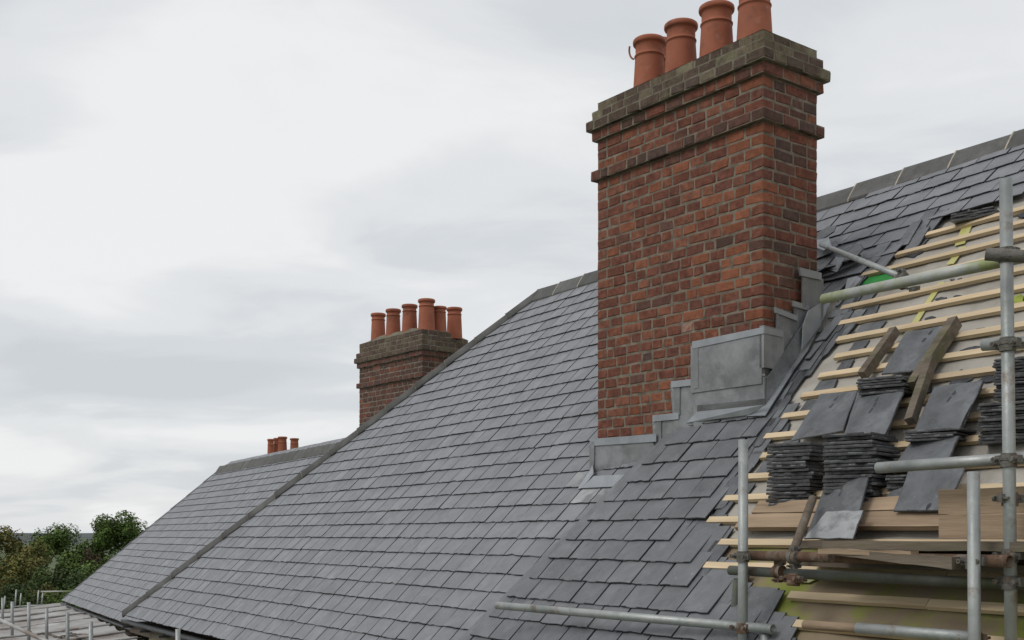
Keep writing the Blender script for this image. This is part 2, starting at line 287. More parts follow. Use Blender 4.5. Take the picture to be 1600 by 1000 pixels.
def slate_variant(mats, w=0.241, L=0.40):
    key = (mats, round(w, 3))
    if key not in VAR:
        VAR[key] = []
        for i in range(14):
            mb = MB(); slate_geo1(mb, outline(w, L), lambda x, y, z: V((x, y, z))); VAR[key].append(mb.mesh('slate', mats))
    return random.choice(VAR[key])
def lay(slope, rows, house, mats, offf, limit=300, visible=None, w=0.25, L=0.40, lift=0.028, dust_sheenf=None):
    """rows: (b, A0, A1, clips). The slates that show largest become parts, the others join in one part."""
    items = []
    for k, (b, A0, A1, cl) in enumerate(rows):
        A = A0 - w * (0.5 if k % 2 else 0) - U(0, 0.02); wob = U(-0.004, 0.004)
        while A < A1 - 0.04:
            ww = w + U(-0.006, 0.006); a1 = A + ww
            o = offf(b); o2 = offf(b + L)
            lf = lift + U(-0.002, 0.003); bb = b + wob + U(-0.003, 0.003)
            yaw = U(-0.006, 0.006)
            org = slope.W(A, bb, o + lf); hd = slope.W(A, bb + L, o2 + 0.003)
            uy = (hd - org).normalized(); ux = (slope.e + slope.u * yaw).normalized(); uz = ux.cross(uy).normalized(); ux = uy.cross(uz)
            need = a1 > A1 or A < A0 or bool(cl)
            pts = None
            if need:
                pts = outline(ww - 0.0075, L)
                for (nx, ny, c) in ((1, 0, A1 - A), (-1, 0, A - A0)): pts = clip(pts, nx, ny, c)
                for (nx, ny, c) in (cl or ()):       # in slope coordinates
                    pts = clip(pts, nx, ny, c - nx * A - ny * bb) if pts else pts
                if len(pts) < 3: A = a1; continue
                xs = [p[0] for p in pts]; ysl = [p[1] for p in pts]
                if (max(xs) - min(xs)) < 0.02 or (max(ysl) - min(ysl)) < 0.03: A = a1; continue
                if len(pts) == len(outline(ww, L)) and not cl and A >= A0 and a1 <= A1: pts = None
            c = slope.W(A + ww / 2, bb + 0.08); d = c.y; X, Y = px(c)
            vis = -30 < X < 1630 and -30 < Y < 1040 and (visible is None or visible(X, Y, A, b))
            m = mats if dust_sheenf is None else dust_sheenf(X, Y, mats)
            items.append((0 if vis else 1, d, ux, uy, uz, org, pts, m, ww)); A = a1
    items.sort(key=lambda t: (t[0], t[1]))
    rest = {}
    for i, (nv, d, ux, uy, uz, org, pts, m, ww) in enumerate(items):
        mtx = Matrix(((ux.x, uy.x, uz.x, org.x), (ux.y, uy.y, uz.y, org.y), (ux.z, uy.z, uz.z, org.z), (0, 0, 0, 1)))
        if i < limit and not nv:
            if pts: mb = MB(); slate_geo1(mb, pts, lambda x, y, z: V((x, y, z))); me = mb.mesh('slate', m)
            else: me = slate_variant(m)
            link('slate', me, house, mtx=mtx)
        else:
            mb = rest.setdefault(m, MB()); q = pts or outline(ww - 0.0075, L)
            slate_geo1(mb, q, lambda x, y, z: mtx @ V((x, y, z)))
    for m, mb in rest.items(): mb.build('slate_field', m, house, kind='stuff')

# ---------------------------------------------------------------- the ground and hills
mb = MB(); mb.add([(-4000, -400, -10.8), (4000, -400, -10.8), (4000, 7000, -10.8), (-4000, 7000, -10.8)], [(0, 1, 2, 3)])
mb.build('ground', 'grass', kind='structure', label='grassland round the houses')
mb = MB(); n = 90
for dist, hgt, dep, seed in ((1900, 15, 500, 1), (3000, 18.5, 900, 5)):
    rr = random.Random(seed); ph = [rr.uniform(0, 6) for _ in range(8)]
    prof = [-10.8 + hgt * (0.86 + 0.10 * math.sin(i * 0.31 + ph[0]) + 0.07 * math.sin(i * 0.83 + ph[1]) + 0.03 * math.sin(i * 2.1 + ph[2])) for i in range(n)]
    xs = [-dist * 1.2 + i * dist * 2.4 / (n - 1) for i in range(n)]
    v = [(xs[i], dist - dep, -10.9) for i in range(n)] + [(xs[i], dist, prof[i]) for i in range(n)] + [(xs[i], dist + dep, -10.9) for i in range(n)]
    mb.add(v, [(r * n + i, r * n + i + 1, (r + 1) * n + i + 1, (r + 1) * n + i) for r in (0, 1) for i in range(n - 1)], 0, True)
mb.build('hills', 'hill', kind='structure', label='low wooded hills on the horizon')

# ---------------------------------------------------------------- main roof
house = empty('slate_roofed_house', RM.W(2, -2), 'large slated house roof, hipped at the left and stripped to battens at the right', 'house')
hipA = lambda b: -3.86 - (3.13 - b) * 0.868             # left boundary of the slope (the hip)
BE, BR = -2.02, 3.10
stripL = lambda b: 0.37 + (b + 0.48) * 0.314
# solid body under the slates: front deck, back slope, hip end, walls
def deck():
    mb = MB(); W = RM.W; z0 = -10.8
    back = lambda A, b: W(A, BR, -0.01) + RM.g * ((BR - b) * math.cos(math.radians(47))) + V((0, 0, -(BR - b) * math.sin(math.radians(47))))
    rl, rr = W(hipA(BR), BR, -0.01), W(7.0, BR, -0.01)
    el, er = W(hipA(BE) , BE, -0.01), W(7.0, BE, -0.01)
    bl, br_ = back(hipA(BE), BE), back(7.0, BE)
    mb.add([el, er, rr, rl, bl, br_], [(0, 1, 2, 3), (5, 4, 3, 2), (4, 0, 3)])
    mb.build('roof_deck', 'felt', house)
    mb = MB(); i = RM.g * 0.30; j = RM.e * 0.35; a, b, c, d = el + i + j, er + i, br_ - i, bl - i + j
    for p, q in ((a, b), (b, c), (c, d), (d, a)):
        mb.add([V((p.x, p.y, z0)), V((q.x, q.y, z0)), V((q.x, q.y, q.z - 0.02)), V((p.x, p.y, p.z - 0.02))], [(0, 1, 2, 3)])
    mb.build('wall', 'stone', house, label='pale stone wall under the eaves')
    # stone courses just under the eaves, seen at the left
    x = 0.0
    return el, er, back
EL, ER, BACK = deck()
W_ = lambda A, b, o: RM.W(A, b, o)
# raised right-hand part: the underlay sheet, its left kerb is the diagonal band
def xi(A, b, o=0.0): return RM.W(A, b, offR(b) + o)
mb = MB(); bs = [-1.98 + i * 0.127 for i in range(41)]; bs = [b for b in bs if b < 3.05] + [3.05]
nA = 30
grid = []
for b in bs:
    a0 = stripL(b) + 0.10 if b < 0.4 else max(0.75, 0.0)
    grid.append([xi(a0 + (7.0 - a0) * (k / nA) ** 1.5, b, -0.016 + (0.008 * math.sin(k * 2.3 + b * 9) + 0.006 * R() if 0 < k < nA else 0)) for k in range(nA + 1)])
v = [p for r in grid for p in r]; n = nA + 1
low = [i for i, b in enumerate(bs) if b < -0.62]
f1 = []; f2 = []
for r in range(len(bs) - 1):
    for k in range(nA): (f1 if bs[r] > -0.72 else f2).append((r * n + k, r * n + k + 1, (r + 1) * n + k + 1, (r + 1) * n + k))
mb.add(v, f1, 0, True); mb.build('underlay', 'underlay', house, label='grey-beige roofing membrane between the battens')
mb = MB(); mb.add(v, f2, 0, True); mb.build('underlay', 'underlay_moss', house, label='old brown underlay with green algae below the platform')
# diagonal lead band covering the step
mb = MB(); bb = [-2.0 + i * 0.115 for i in range(22)]; bb = [b for b in bb if b < 0.42]
rows_ = []
for b in bb:
    a = stripL(b); j = U(-.008, .008)
    rows_.append([RM.W(a - 0.05 + j, b, 0.024), RM.W(a + 0.005, b, 0.030), RM.W(a + 0.06, b, 0.085 + U(-.006, .006)), RM.W(a + 0.13, b, 0.122 + U(-.004, .004)), RM.W(a + 0.27 + j, b, 0.119), RM.W(a + 0.42, b, 0.112)])
v = [p for r in rows_ for p in r]
mb.add(v, [(r * 6 + k, r * 6 + k + 1, (r + 1) * 6 + k + 1, (r + 1) * 6 + k) for r in range(len(rows_) - 1) for k in range(5)], 0, True)
mb.build('lead_flashing', 'slate_near', house, label='grey diagonal mortared band running down from the chimney')
# slates, left field
chim_hide = lambda X, Y: 934 < X < 1278 and Y < 640
def dust_sheen(X, Y, m):
    if X > 1278 and Y < 470: return ('slate', 'slate_tail_shade')  # paler slate puts the sheen of the upper right slope into the colour
    return ('slate_dusty', 'slate_tail_shade') if (900 < X < 995 and 752 < Y < 792) else m
rows = []; k = 0
while True:
    b = 2.969 - 0.1725 * k; k += 1
    if b < BE - 0.03: break
    A0 = hipA(b) + 0.03; A1 = stripL(b) + 0.0 if b < 0.42 else 0.80
    cl = [(-1, 0.868, 3.86 + 3.13 * 0.868), (0, 1, 3.085)]
    if b < 0.42: cl = cl + [(1, -0.314, 0.37 + 0.48 * 0.314 + U(-.01, .015))]
    rows.append((b, hipA(b) - 0.0, A1 + 0.2, cl))
n_left = rows
lay(RM, rows, house, ('slate', 'slate_tail_shade'), lambda b: 0.0, 170, lambda X, Y, A, b: not chim_hide(X, Y) and (X < 934 or Y > 640), dust_sheenf=dust_sheen)
# slates, right field
ends = {0: 1.72, 1: 1.66, 2: 1.60, 3: 1.66, 4: 1.70, 5: 1.72, 6: 1.62, 7: 1.60, 8: 1.50, 9: 1.60, 10: 1.77, 11: 1.80, 12: 2.52, 13: 7.0, 14: 7.0, 15: 7.0, 16: 7.0,
        -1: 1.72, -2: 1.70, -3: 1.68, -4: 1.79, -5: 1.61, -6: 1.93, -7: 2.04, -8: 2.34, -9: 2.72, -10: 2.92, -11: 3.2, -12: 3.4}
GUT = RM.ab(1195, 640, 0.12), RM.ab(1288, 480, 0.12)
def gutA(b): (a0, b0), (a1, b1) = GUT; return a0 + (b - b0) * (a1 - a0) / (b1 - b0)
rows = []
for k in range(16, -13, -1):
    b = 0.11 + 0.1745 * k
    if b < BE - 0.06: continue
    if b < 0.30: A0 = stripL(b) + 0.27 + U(-.03, .03)
    elif b < 1.46: A0 = gutA(b + 0.1) + 0.15
    else: A0 = 0.85
    cl = [(0, 1, 3.085)] if b > 2.6 else []
    rows.append((b, A0, ends[k] + (U(-.01, .01)), cl))
lay(RM, rows, house, ('slate_near', 'slate_tail_shade'), offR, 130, lambda X, Y, A, b: not chim_hide(X, Y), dust_sheenf=dust_sheen)
# slates of the under layer showing past the end of each course
for k in range(-12, 12):
    b = 0.11 + 0.1745 * k; e1 = ends[k]; o = offR(b)
    for q, (da, wd, db) in enumerate(((U(-.03, .0), U(.07, .12), .085), (U(.05, .08), U(.05, .10), .125))):
        mb = MB(); A = e1 + da - .04; yaw = U(-.05, .05); lq = U(.20, .30)
        pts = clip(outline(wd + .04, lq), 1, U(-.15, .15), wd + .03)
        if R() < .4: pts = clip(pts, .8, -.6, wd * .8 + U(0, .02))
        slate_geo1(mb, pts, lambda x, y, z: W_(A + x - y * yaw, b + db - .10 * (q == 1) + y, o + .012 - .006 * q + z))
        mb.build('slate', ('slate_loose' if R() < .6 else 'slate_near', 'slate_tail_shade'), house)
# battens
def batten(A0, A1, b, wd=0.044, th=0.023, mat_='batten', bend=0.0, o=0.0):
    mb = MB(); m = 7; vs = []
    for i in range(m + 1):
        A = A0 + (A1 - A0) * i / m; db = bend * math.sin(i / m * math.pi) + U(-.0015, .0015); oo = o + U(-.001, .001)
        vs += [xi(A, b - wd / 2 + db, oo), xi(A, b + wd / 2 + db, oo), xi(A, b + wd / 2 + db, oo + th), xi(A, b - wd / 2 + db, oo + th)]
    fs = [(0, 1, 2, 3), tuple(4 * m + i for i in (3, 2, 1, 0))]
    for i in range(m):
        for j in range(4): q = (j + 1) % 4; fs.append((4 * i + j, 4 * (i + 1) + j, 4 * (i + 1) + q, 4 * i + q))
    mb.add(vs, fs, 0); return mb.build('batten', mat_, house)
bstart = {16: 2.2, 15: 2.2, 14: 2.2, 13: 2.2, 12: 2.25, 11: 1.79, 10: 1.77, 9: 1.60, 8: 1.63, 7: 1.63, 6: 1.72, 5: 1.81, 4: 1.90, 3: 1.88, 2: 1.85, 1: 1.81, 0: 1.78,
          -1: 1.87, -2: 1.87, -3: 1.81, -4: 1.80, -5: 2.03, -6: 2.04, -7: 2.79, -8: 2.94, -9: 3.0}
for k, a in bstart.items():
    if k > 12: continue
    b = 0.11 + 0.1745 * k
    if k == 12: a = 2.9
    split = U(3.6, 4.2)
    batten(a, split - 0.002, b, bend=U(-.004, .004)); batten(split + 0.002, 6.8, b + U(-.004, .004))
# counter batten scraps, tape, torn felt and green sheet on the membrane
def patch(pts, mat_, name, o=-0.004, th=0.004, label=None):
    ab = [RM.ab(x, y, 0.11) for x, y in pts]; mb = MB()
    mb.prism([xi(a, b, o + U(0, .002)) for a, b in ab], RM.n * th); mb.build(name, mat_, house, label=label)
patch([(1500, 348), (1516, 346), (1506, 378), (1490, 382)], 'tape', 'membrane_tape')
patch([(1498, 385), (1509, 383), (1490, 412), (1478, 414)], 'tape', 'membrane_tape')
patch([(1466, 442), (1476, 440), (1452, 475), (1441, 480)], 'tape', 'membrane_tape')
patch([(1436, 487), (1446, 485), (1424, 520), (1412, 524)], 'tape', 'membrane_tape')
def ragged(cx, cy, w, h, ang=-0.17, n=13):
    out = []
    for i in range(n):
        t = 2 * math.pi * i / n; r = U(.6, 1.1); x = math.cos(t) * w / 2 * r; y = math.sin(t) * h / 2 * r
        out.append((cx + x, cy + y + x * ang))
    return out
for q in ((1471, 467, 22, 6), (1496, 463, 13, 5), (1453, 497, 20, 6), (1488, 437, 8, 4), (1500, 436, 8, 4), (1530, 518, 34, 14), (1545, 592, 40, 10), (1500, 590, 46, 26), (1520, 550, 60, 20), (1600, 330, 40, 10), (1425, 394, 34, 12), (1392, 425, 20, 10), (1590, 468, 30, 9), (1440, 610, 40, 16), (1250, 705, 20, 8), (1225, 740, 16, 8), (1560, 760, 34, 10), (1340, 520, 18, 8), (1212, 815, 24, 9), (1205, 780, 16, 9)):
    patch(ragged(*q), 'felt', 'torn_felt', label=None)
for q in ((1490, 497, 120, 7), (1590, 470, 20, 22), (1445, 508, 50, 8), (1370, 545, 46, 9), (1180, 866, 30, 10), (1262, 905, 40, 12)):
    patch(ragged(*q), 'moss', 'moss_patch', o=-0.003)
patch([(1343, 447), (1358, 433), (1396, 426), (1412, 428), (1398, 438), (1350, 450)], 'green_sheet', 'green_sheet', label='bright green plastic sheet showing below the batten')

rr_ = random.Random(4)
for k in (-3, -2, -1, 0, 1, 2, 3, 4, 5, 6, 7, 10):           # old slate pieces left on the membrane just past the batten ends
    b = 0.11 + 0.1745 * k; A = bstart.get(k, 1.8) + rr_.uniform(.02, .10); wd = rr_.uniform(.10, .22); mb = MB()
    pts = clip(outline(wd, rr_.uniform(.09, .12)), 1, rr_.uniform(-.4, .4), wd)
    slate_geo1(mb, pts, lambda x, y, z: xi(A + x, b + .03 + y, -.004 + z), th=.006); mb.build('slate', ('slate_loose', 'slate_tail_shade'), house)
# ridge, hip tiles
def cap_run(P0, P1, w1, w2, seg, parent, name='ridge_tile', wing=0.145, lift=0.035, m='ridge', mortar=True, mrt='mortar_ridge'):
    P0 = V(P0); P1 = V(P1); d = (P1 - P0); n = max(1, round(d.length / seg)); d = d / n
    up = -(w1 + w2).normalized()
    def prof(wg, lf, th):
        return [(w1 * wg * t if t > 0 else w2 * wg * -t) + up * (lf * (1 - abs(t) ** 1.6) + th) for t in (1, .75, .5, .25, .1, 0, -.1, -.25, -.5, -.75, -1)]
    for i in range(n):
        mb = MB(); a = P0 + d * (i + 0.004); e_ = P0 + d * (i + 0.996); j = up * U(-.004, .004)
        s0, s1 = prof(wing, lift, 0.022), prof(wing, lift, 0.012); b0, b1 = prof(wing - .004, lift, 0.0), prof(wing - .004, lift, -0.006)
        vs = [a + j + p for p in s0] + [e_ + j + p for p in s1] + [a + j + p for p in b0] + [e_ + j + p for p in b1]; k = len(s0); fs = []
        for q in range(k - 1): fs += [(q, q + 1, k + q + 1, k + q), (2 * k + q + 1, 2 * k + q, 3 * k + q, 3 * k + q + 1), (q + 1, q, 2 * k + q, 2 * k + q + 1), (k + q, k + q + 1, 3 * k + q + 1, 3 * k + q)]
        fs += [(0, k, 3 * k, 2 * k), (k - 1, 3 * k - 1, 4 * k - 1, 2 * k - 1)]
        mb.add(vs, fs, 0, name == 'hip_tile'); mb.build(name, m, parent)
        if mortar and i:
            mb = MB(); t = 0.007 if mortar is True else mortar
            s = prof(wing + .002, lift, 0.0245); a = P0 + d * i - d.normalized() * t; e_ = P0 + d * i + d.normalized() * t
            vs = [a + p for p in s] + [e_ + p for p in s] + [a + p - up * .02 for p in s] + [e_ + p - up * .02 for p in s]
            fs = [(q, q + 1, k + q + 1, k + q) for q in range(k - 1)] + [(q + 1, q, 2 * k + q, 2 * k + q + 1) for q in range(k - 1)] + [(k + q, k + q + 1, 3 * k + q + 1, 3 * k + q) for q in range(k - 1)] + [(0, k, 3 * k, 2 * k)]
            mb.add(vs, fs); mb.build('mortar_joint', mrt, parent)
T47 = math.radians(47)
wb = RM.g * math.cos(T47) - V((0, 0, math.sin(T47)))
cap_run(RM.W(hipA(BR) - 0.05, BR, 0.03), RM.W(6.6, BR, 0.03), -RM.u, wb, 0.46, house)
H0, H1 = RM.W(hipA(BE) - 0.02, BE, 0.025), RM.W(hipA(BR), BR, 0.03)
hd = (H1 - H0).normalized(); w1 = RM.n.cross(hd).normalized(); w1 = w1 if w1.dot(RM.e) > 0 else -w1
hn = hd.cross(RM.g).normalized(); hn = hn if hn.z > 0 else -hn
w2 = hn.cross(hd).normalized(); w2 = w2 if w2.dot(w1) < 0 or w2.dot(RM.e) < 0 else -w2
cap_run(H0, H1, w1, w2, 0.46, house, 'hip_tile', wing=0.080, lift=0.040, mortar=0.003, mrt='mortar_old')
# plain slating of the hidden back and hip end (seen only from elsewhere)
# eaves: gutter, fascia
mb = MB(); g0, g1 = RM.W(hipA(BE) + 0.0, BE - 0.03, -0.03), RM.W(7.0, BE - 0.03, -0.03)
gp = [(-0.0, 0.0), (-0.11, 0.0), (-0.115, -0.05), (-0.09, -0.08), (-0.03, -0.085), (0, -0.05), (-0.012, -0.045), (-0.035, -0.072), (-0.085, -0.068), (-0.10, -0.045), (-0.10, -0.004), (0, -0.004)]
def sweep(mb, prof, a, b, gdir, mi=0):
    n = len(prof); P = [a + gdir * x + V((0, 0, z)) for x, z in prof]; Q = [b + gdir * x + V((0, 0, z)) for x, z in prof]
    mb.add(P + Q, [(i, (i + 1) % n, n + (i + 1) % n, n + i) for i in range(n)] + [tuple(range(n))[::-1], tuple(range(n, 2 * n))], mi)
sweep(mb, [(0, 0.0), (-0.07, 0.0), (-0.075, -0.03), (-0.055, -0.05), (-0.02, -0.05), (0, -0.03)], g0, g1, RM.g); mb.build('gutter', 'gutter', house, label='black eaves gutter')
mb = MB(); sweep(mb, [(0.24, -0.03), (0.02, -0.03), (0.02, -0.16), (0.24, -0.16)], g0 + RM.e * .1, g1, RM.g); mb.build('fascia_board', 'board_old', house)
for i in range(26):      # rafter brackets / stone blocks
    p = g0 + RM.e * (0.25 + i * 0.42); mb = MB()
    mb.box(p + RM.g * 0.225 + V((0, 0, -0.40)) + RM.e * 0.0, RM.e * U(.36, .405), RM.g * 0.05, V((0, 0, 0.22))); mb.build('stone_block', 'stone', house)
    if i % 2 == 0:
        mb = MB(); mb.box(p + RM.g * -0.112 + V((0, 0, -0.09)), RM.e * 0.03, RM.g * 0.13, V((0, 0, 0.03))); mb.build('gutter_bracket', 'gutter', house)

# ---------------------------------------------------------------- chimneys
BV = {}
def brick_variant(l, d, h, m):
    key = (round(l, 2), round(d, 2), m)
    if key not in BV:
        BV[key] = []
        for q in range(5):
            mb = MB(); c = 0.006; vs = []
            def jt(k=0.0022): return U(-k, k)
            # chamfered block: x 0..l, y 0 (face)..d, z 0..h
            X = (0, l); Y = (0, d); Z = (0, h)
            idx = {}
            for ix in (0, 1):
                for iy in (0, 1):
                    for iz in (0, 1):
                        sx = 1 if ix == 0 else -1; sy = 1 if iy == 0 else -1; sz = 1 if iz == 0 else -1
                        b0 = V((X[ix], Y[iy], Z[iz])) + V((jt(), jt(), jt())); cc = c * U(0.6, 1.8)
                        for ax in range(3):
                            p = b0.copy()
                            for o_ in range(3):
                                if o_ != ax: p[o_] += (sx, sy, sz)[o_] * cc
                            idx[(ix, iy, iz, ax)] = len(vs); vs.append(p)
            F = []
            for ax in range(3):        # six faces
                o1, o2 = [o_ for o_ in range(3) if o_ != ax]
                for s_ in (0, 1):
                    q4 = []
                    for (i1, i2) in ((0, 0), (1, 0), (1, 1), (0, 1)):
                        k3 = [0, 0, 0]; k3[ax] = s_; k3[o1] = i1; k3[o2] = i2; q4.append(idx[(*k3, ax)])
                    flip = (s_ == 0) ^ (ax == 1)
                    F.append(q4[::-1] if flip else q4)
            for ax in range(3):        # twelve edges
                o1, o2 = [o_ for o_ in range(3) if o_ != ax]
                for i1 in (0, 1):
                    for i2 in (0, 1):
                        a = [0, 0, 0]; b = [0, 0, 0]; a[ax] = 0; b[ax] = 1; a[o1] = b[o1] = i1; a[o2] = b[o2] = i2
                        q4 = [idx[(*a, o1)], idx[(*b, o1)], idx[(*b, o2)], idx[(*a, o2)]]
                        F.append(q4)
            for a in idx:              # eight corners
                if a[3] == 0: F.append([idx[(*a[:3], 0)], idx[(*a[:3], 1)], idx[(*a[:3], 2)]])
            mb.add(vs, F, 0); me = mb.mesh('brick', m); BV[key].append(me)
    return random.choice(BV[key])
def chimney(name, label, cnr, dL, dR, LL, LR, ztop, zbot, ch, profile, matf, limit=300, mossy=3):
    """profile: {course: projection}; matf(side, t, course) -> material name"""
    up = V((0, 0, 1)); dL = V((*dL, 0)).normalized(); dR = V((*dR, 0)).normalized(); P0 = V((*cnr, 0))
    root = empty(name, P0 + V((0, 0, zbot)), label, 'chimney')
    nc = int((ztop - zbot) / ch); J = 0.0085; D = 0.10; items = []
    for k in range(nc):
        p = profile.get(k, 0.0); z = ztop - (k + 1) * ch; c = P0 - (dL + dR) * p; LLp, LRp = LL + 2 * p, LR + 2 * p
        sides = [(c, dL, dR, LLp, 0), (c, dR, dL, LRp, 1), (c + dL * LLp, dR, -dL, LRp, 2), (c + dR * LRp, dL, -dR, LLp, 3)]
        for (o, d, inn, Ln, sid) in sides:
            full = (k % 2 == 0) == (sid in (0, 3)); t = 0.0 if full else D + J; end = Ln if full else Ln - D - J
            first = True
            while t < end - 0.03:
                l = random.choice((0.092, 0.098, 0.120, 0.125, 0.130, 0.150, 0.155, 0.190)) if sid in (0, 3) else random.choice((0.11, 0.15, 0.16, 0.19))
                if first and full: l = random.choice((0.19, 0.15, 0.12))
                first = False
                if end - t - l < 0.07: l = end - t
                if l > 0.24: l = l / 2 - J / 2
                rl = min((0.07, 0.085, 0.102, 0.125, 0.15, 0.175, 0.205, 0.23), key=lambda q: abs(q - l))
                items.append((o + d * t + up * z, d, inn, l, rl, sid, k, t, matf(sid, t, k, l))); t += l + J
    def key(it):
        c_ = it[0]; hidden = it[5] in (2, 3); return (hidden, c_.y + 0.0 * it[6])
    items.sort(key=key)
    vis = []
    for it in items:
        X, Y = px(it[0]); vis.append(it[5] in (0, 1) and -5 < Y < 1000)
    rest = {}
    cnt = 0
    for it, v_ in zip(items, vis):
        o, d, inn, l, rl, sid, k, t, m = it
        me = brick_variant(rl, D, ch - J, m); oo = o + inn * U(-.0015, .0015)
        ax, ay = d * (l / rl), inn; az = up
        mtx = Matrix(((ax.x, ay.x, 0, oo.x), (ax.y, ay.y, 0, oo.y), (0, 0, 1, oo.z), (0, 0, 0, 1)))
        if v_ and cnt < limit: link('brick', me, root, mtx=mtx); cnt += 1
        else:
            mb = rest.setdefault(m, MB()); mb.add([mtx @ q.co for q in me.vertices], [tuple(pp.vertices) for pp in me.polygons], 0)
    for m, mb in rest.items(): mb.build('brickwork', m, root, kind='stuff')
    # mortar core
    i = 0.004; mb = MB()
    mb.box(P0 + (dL + dR) * i + up * (zbot), dL * (LL - 2 * i), dR * (LR - 2 * i), up * (ztop - zbot - ch * 0.15)); mb.build('mortar', 'mortar', root)
    for k, p in profile.items():
        if p > 0.004:
            q = p - i; mb = MB(); z = ztop - (k + 1) * ch - 0.001
            mb.box(P0 - (dL + dR) * q + up * z, dL * (LL + 2 * q), dR * (LR + 2 * q), up * (ch - 0.003 if k else ch - 0.008)); mb.build('mortar', 'mortar_old' if k < mossy else 'mortar', root)
    return root, P0, dL, dR
def pot(c, zb, zt, r, root, ring=0.66):
    mb = MB(); h = zt - zb
    g = ring
    mb.lathe((c[0], c[1], zb), [(r * 1.10, -0.05), (r * 1.08, 0), (r * 0.96, h * g * .9), (r * 0.955, h * (g - .015)), (r * 1.0, h * (g - .01)), (r * 1.01, h * (g + .012)), (r * 0.95, h * (g + .02)), (r * 0.925, h * (g + .06)), (r * 0.925, h * 0.865), (r * 0.97, h * 0.885), (r * 1.07, h * 0.90), (r * 1.10, h * 0.92), (r * 1.105, h * 0.955), (r * 1.08, h * 0.985), (r * 1.02, h * 1.0), (r * 0.90, h * 0.99), (r * 0.82, h * 0.85), (r * 0.80, h * 0.1)])
    return mb.build('chimney_pot', 'terracotta', root)
def flaunch(P0, dL, dR, LL, LR, z, root, h=0.06, m='mortar_old', p=0.0):
    mb = MB(); nL, nR = 12, 5; vs = []; up = V((0, 0, 1))
    for i in range(nL + 1):
        for j in range(nR + 1):
            s, t = i / nL, j / nR; e_ = min(1, min(s, 1 - s) * 4) * min(1, min(t, 1 - t) * 4)
            vs.append(P0 + dL * (s * (LL + 2 * p) - p) + dR * (t * (LR + 2 * p) - p) + up * (z - 0.012 + h * math.sqrt(e_) + U(-.006, .006) * (e_ > 0)))
    mb.add(vs, [(i * (nR + 1) + j, (i + 1) * (nR + 1) + j, (i + 1) * (nR + 1) + j + 1, i * (nR + 1) + j + 1)[::-1] for i in range(nL) for j in range(nR)], 0, True)
    return mb.build('flaunching', m, root)

CH = 0.0736
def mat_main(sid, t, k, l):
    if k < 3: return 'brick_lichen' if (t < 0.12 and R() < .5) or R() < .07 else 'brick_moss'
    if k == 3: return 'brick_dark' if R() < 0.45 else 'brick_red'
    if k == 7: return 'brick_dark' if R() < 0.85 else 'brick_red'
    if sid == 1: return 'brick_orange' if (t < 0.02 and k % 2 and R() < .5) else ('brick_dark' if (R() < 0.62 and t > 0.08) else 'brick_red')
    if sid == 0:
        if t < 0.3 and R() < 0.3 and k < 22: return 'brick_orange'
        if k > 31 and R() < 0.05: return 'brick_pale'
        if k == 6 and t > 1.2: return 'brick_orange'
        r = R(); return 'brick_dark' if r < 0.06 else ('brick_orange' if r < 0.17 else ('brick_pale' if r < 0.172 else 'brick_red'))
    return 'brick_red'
cL, cR = (-.606, .795), (.795, .606); CC = (1.588, 7.225)
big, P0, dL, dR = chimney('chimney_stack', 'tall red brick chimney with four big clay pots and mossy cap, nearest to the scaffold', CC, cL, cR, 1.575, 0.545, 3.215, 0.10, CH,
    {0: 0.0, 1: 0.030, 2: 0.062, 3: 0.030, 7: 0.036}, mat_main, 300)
flaunch(P0, dL, dR, 1.575, 0.545, 3.215, big, 0.045)
zr = 3.59
for s_, t_, z_, r_ in ((0.215, .17, zr, .110), (.548, .17, zr, .110), (.882, .17, zr, .108), (1.20, .17, zr, .108), (1.34, .42, zr + .10, .095)):
    p = P0 + dL * s_ + dR * t_; pot(p, 3.225, z_, r_, big)
mb = MB(); hk = P0 + dL * 1.272 + dR * .10 + V((0, 0, 3.47))
pr = None
for q in range(6):
    a = q / 5 * 2.0; p = hk + dL * (0.02 + 0.045 * math.sin(a)) + V((0, 0, 0.035 - 0.04 * math.cos(a) + 0.01 * q))
    if pr is not None: mb.tube(pr, p, 0.007, 8, False)
    pr = p
mb.build('wire_hook', 'terracotta', big, label='small bent hook on the outer side of the last pot')

def mat_small(sid, t, k, l):
    if k < 4: return 'brick_moss'
    r = R()
    return 'brick_dark' if r < 0.80 or k in (4, 8) else 'brick_red'
sL, sR = (-.631, .776), (.776, .631)
sm, Q0, eL, eR = chimney('chimney_stack', 'smaller dark brick chimney with six clay pots behind the hip of the big roof', (-1.256, 16.0), sL, sR, 1.68, 0.50, 2.90, 0.2, 0.0755,
    {0: 0.0, 1: 0.0, 2: 0.035, 3: 0.06, 4: 0.03, 8: 0.035}, mat_small, 300, 4)
flaunch(Q0, eL, eR, 1.68, .50, 2.90, sm, 0.09)
def at_x(x, t, P, a, b):      # distance along a from P (moved t along b) that projects to column x
    k = (x - 800) / FPX; q = P + b * t; return (k * q.y - q.x) / (a.x - k * a.y)
for x, t_, z_, r_ in ((591, .16, 3.33, .104), (614.5, .16, 3.33, .104), (640, .16, 3.33, .106), (666.5, .16, 3.34, .112), (687, .40, 3.27, .092)):
    s_ = at_x(x, t_, Q0, eL, eR); p = Q0 + eL * s_ + eR * t_; pot(p, 2.93, z_, r_, sm, .76)
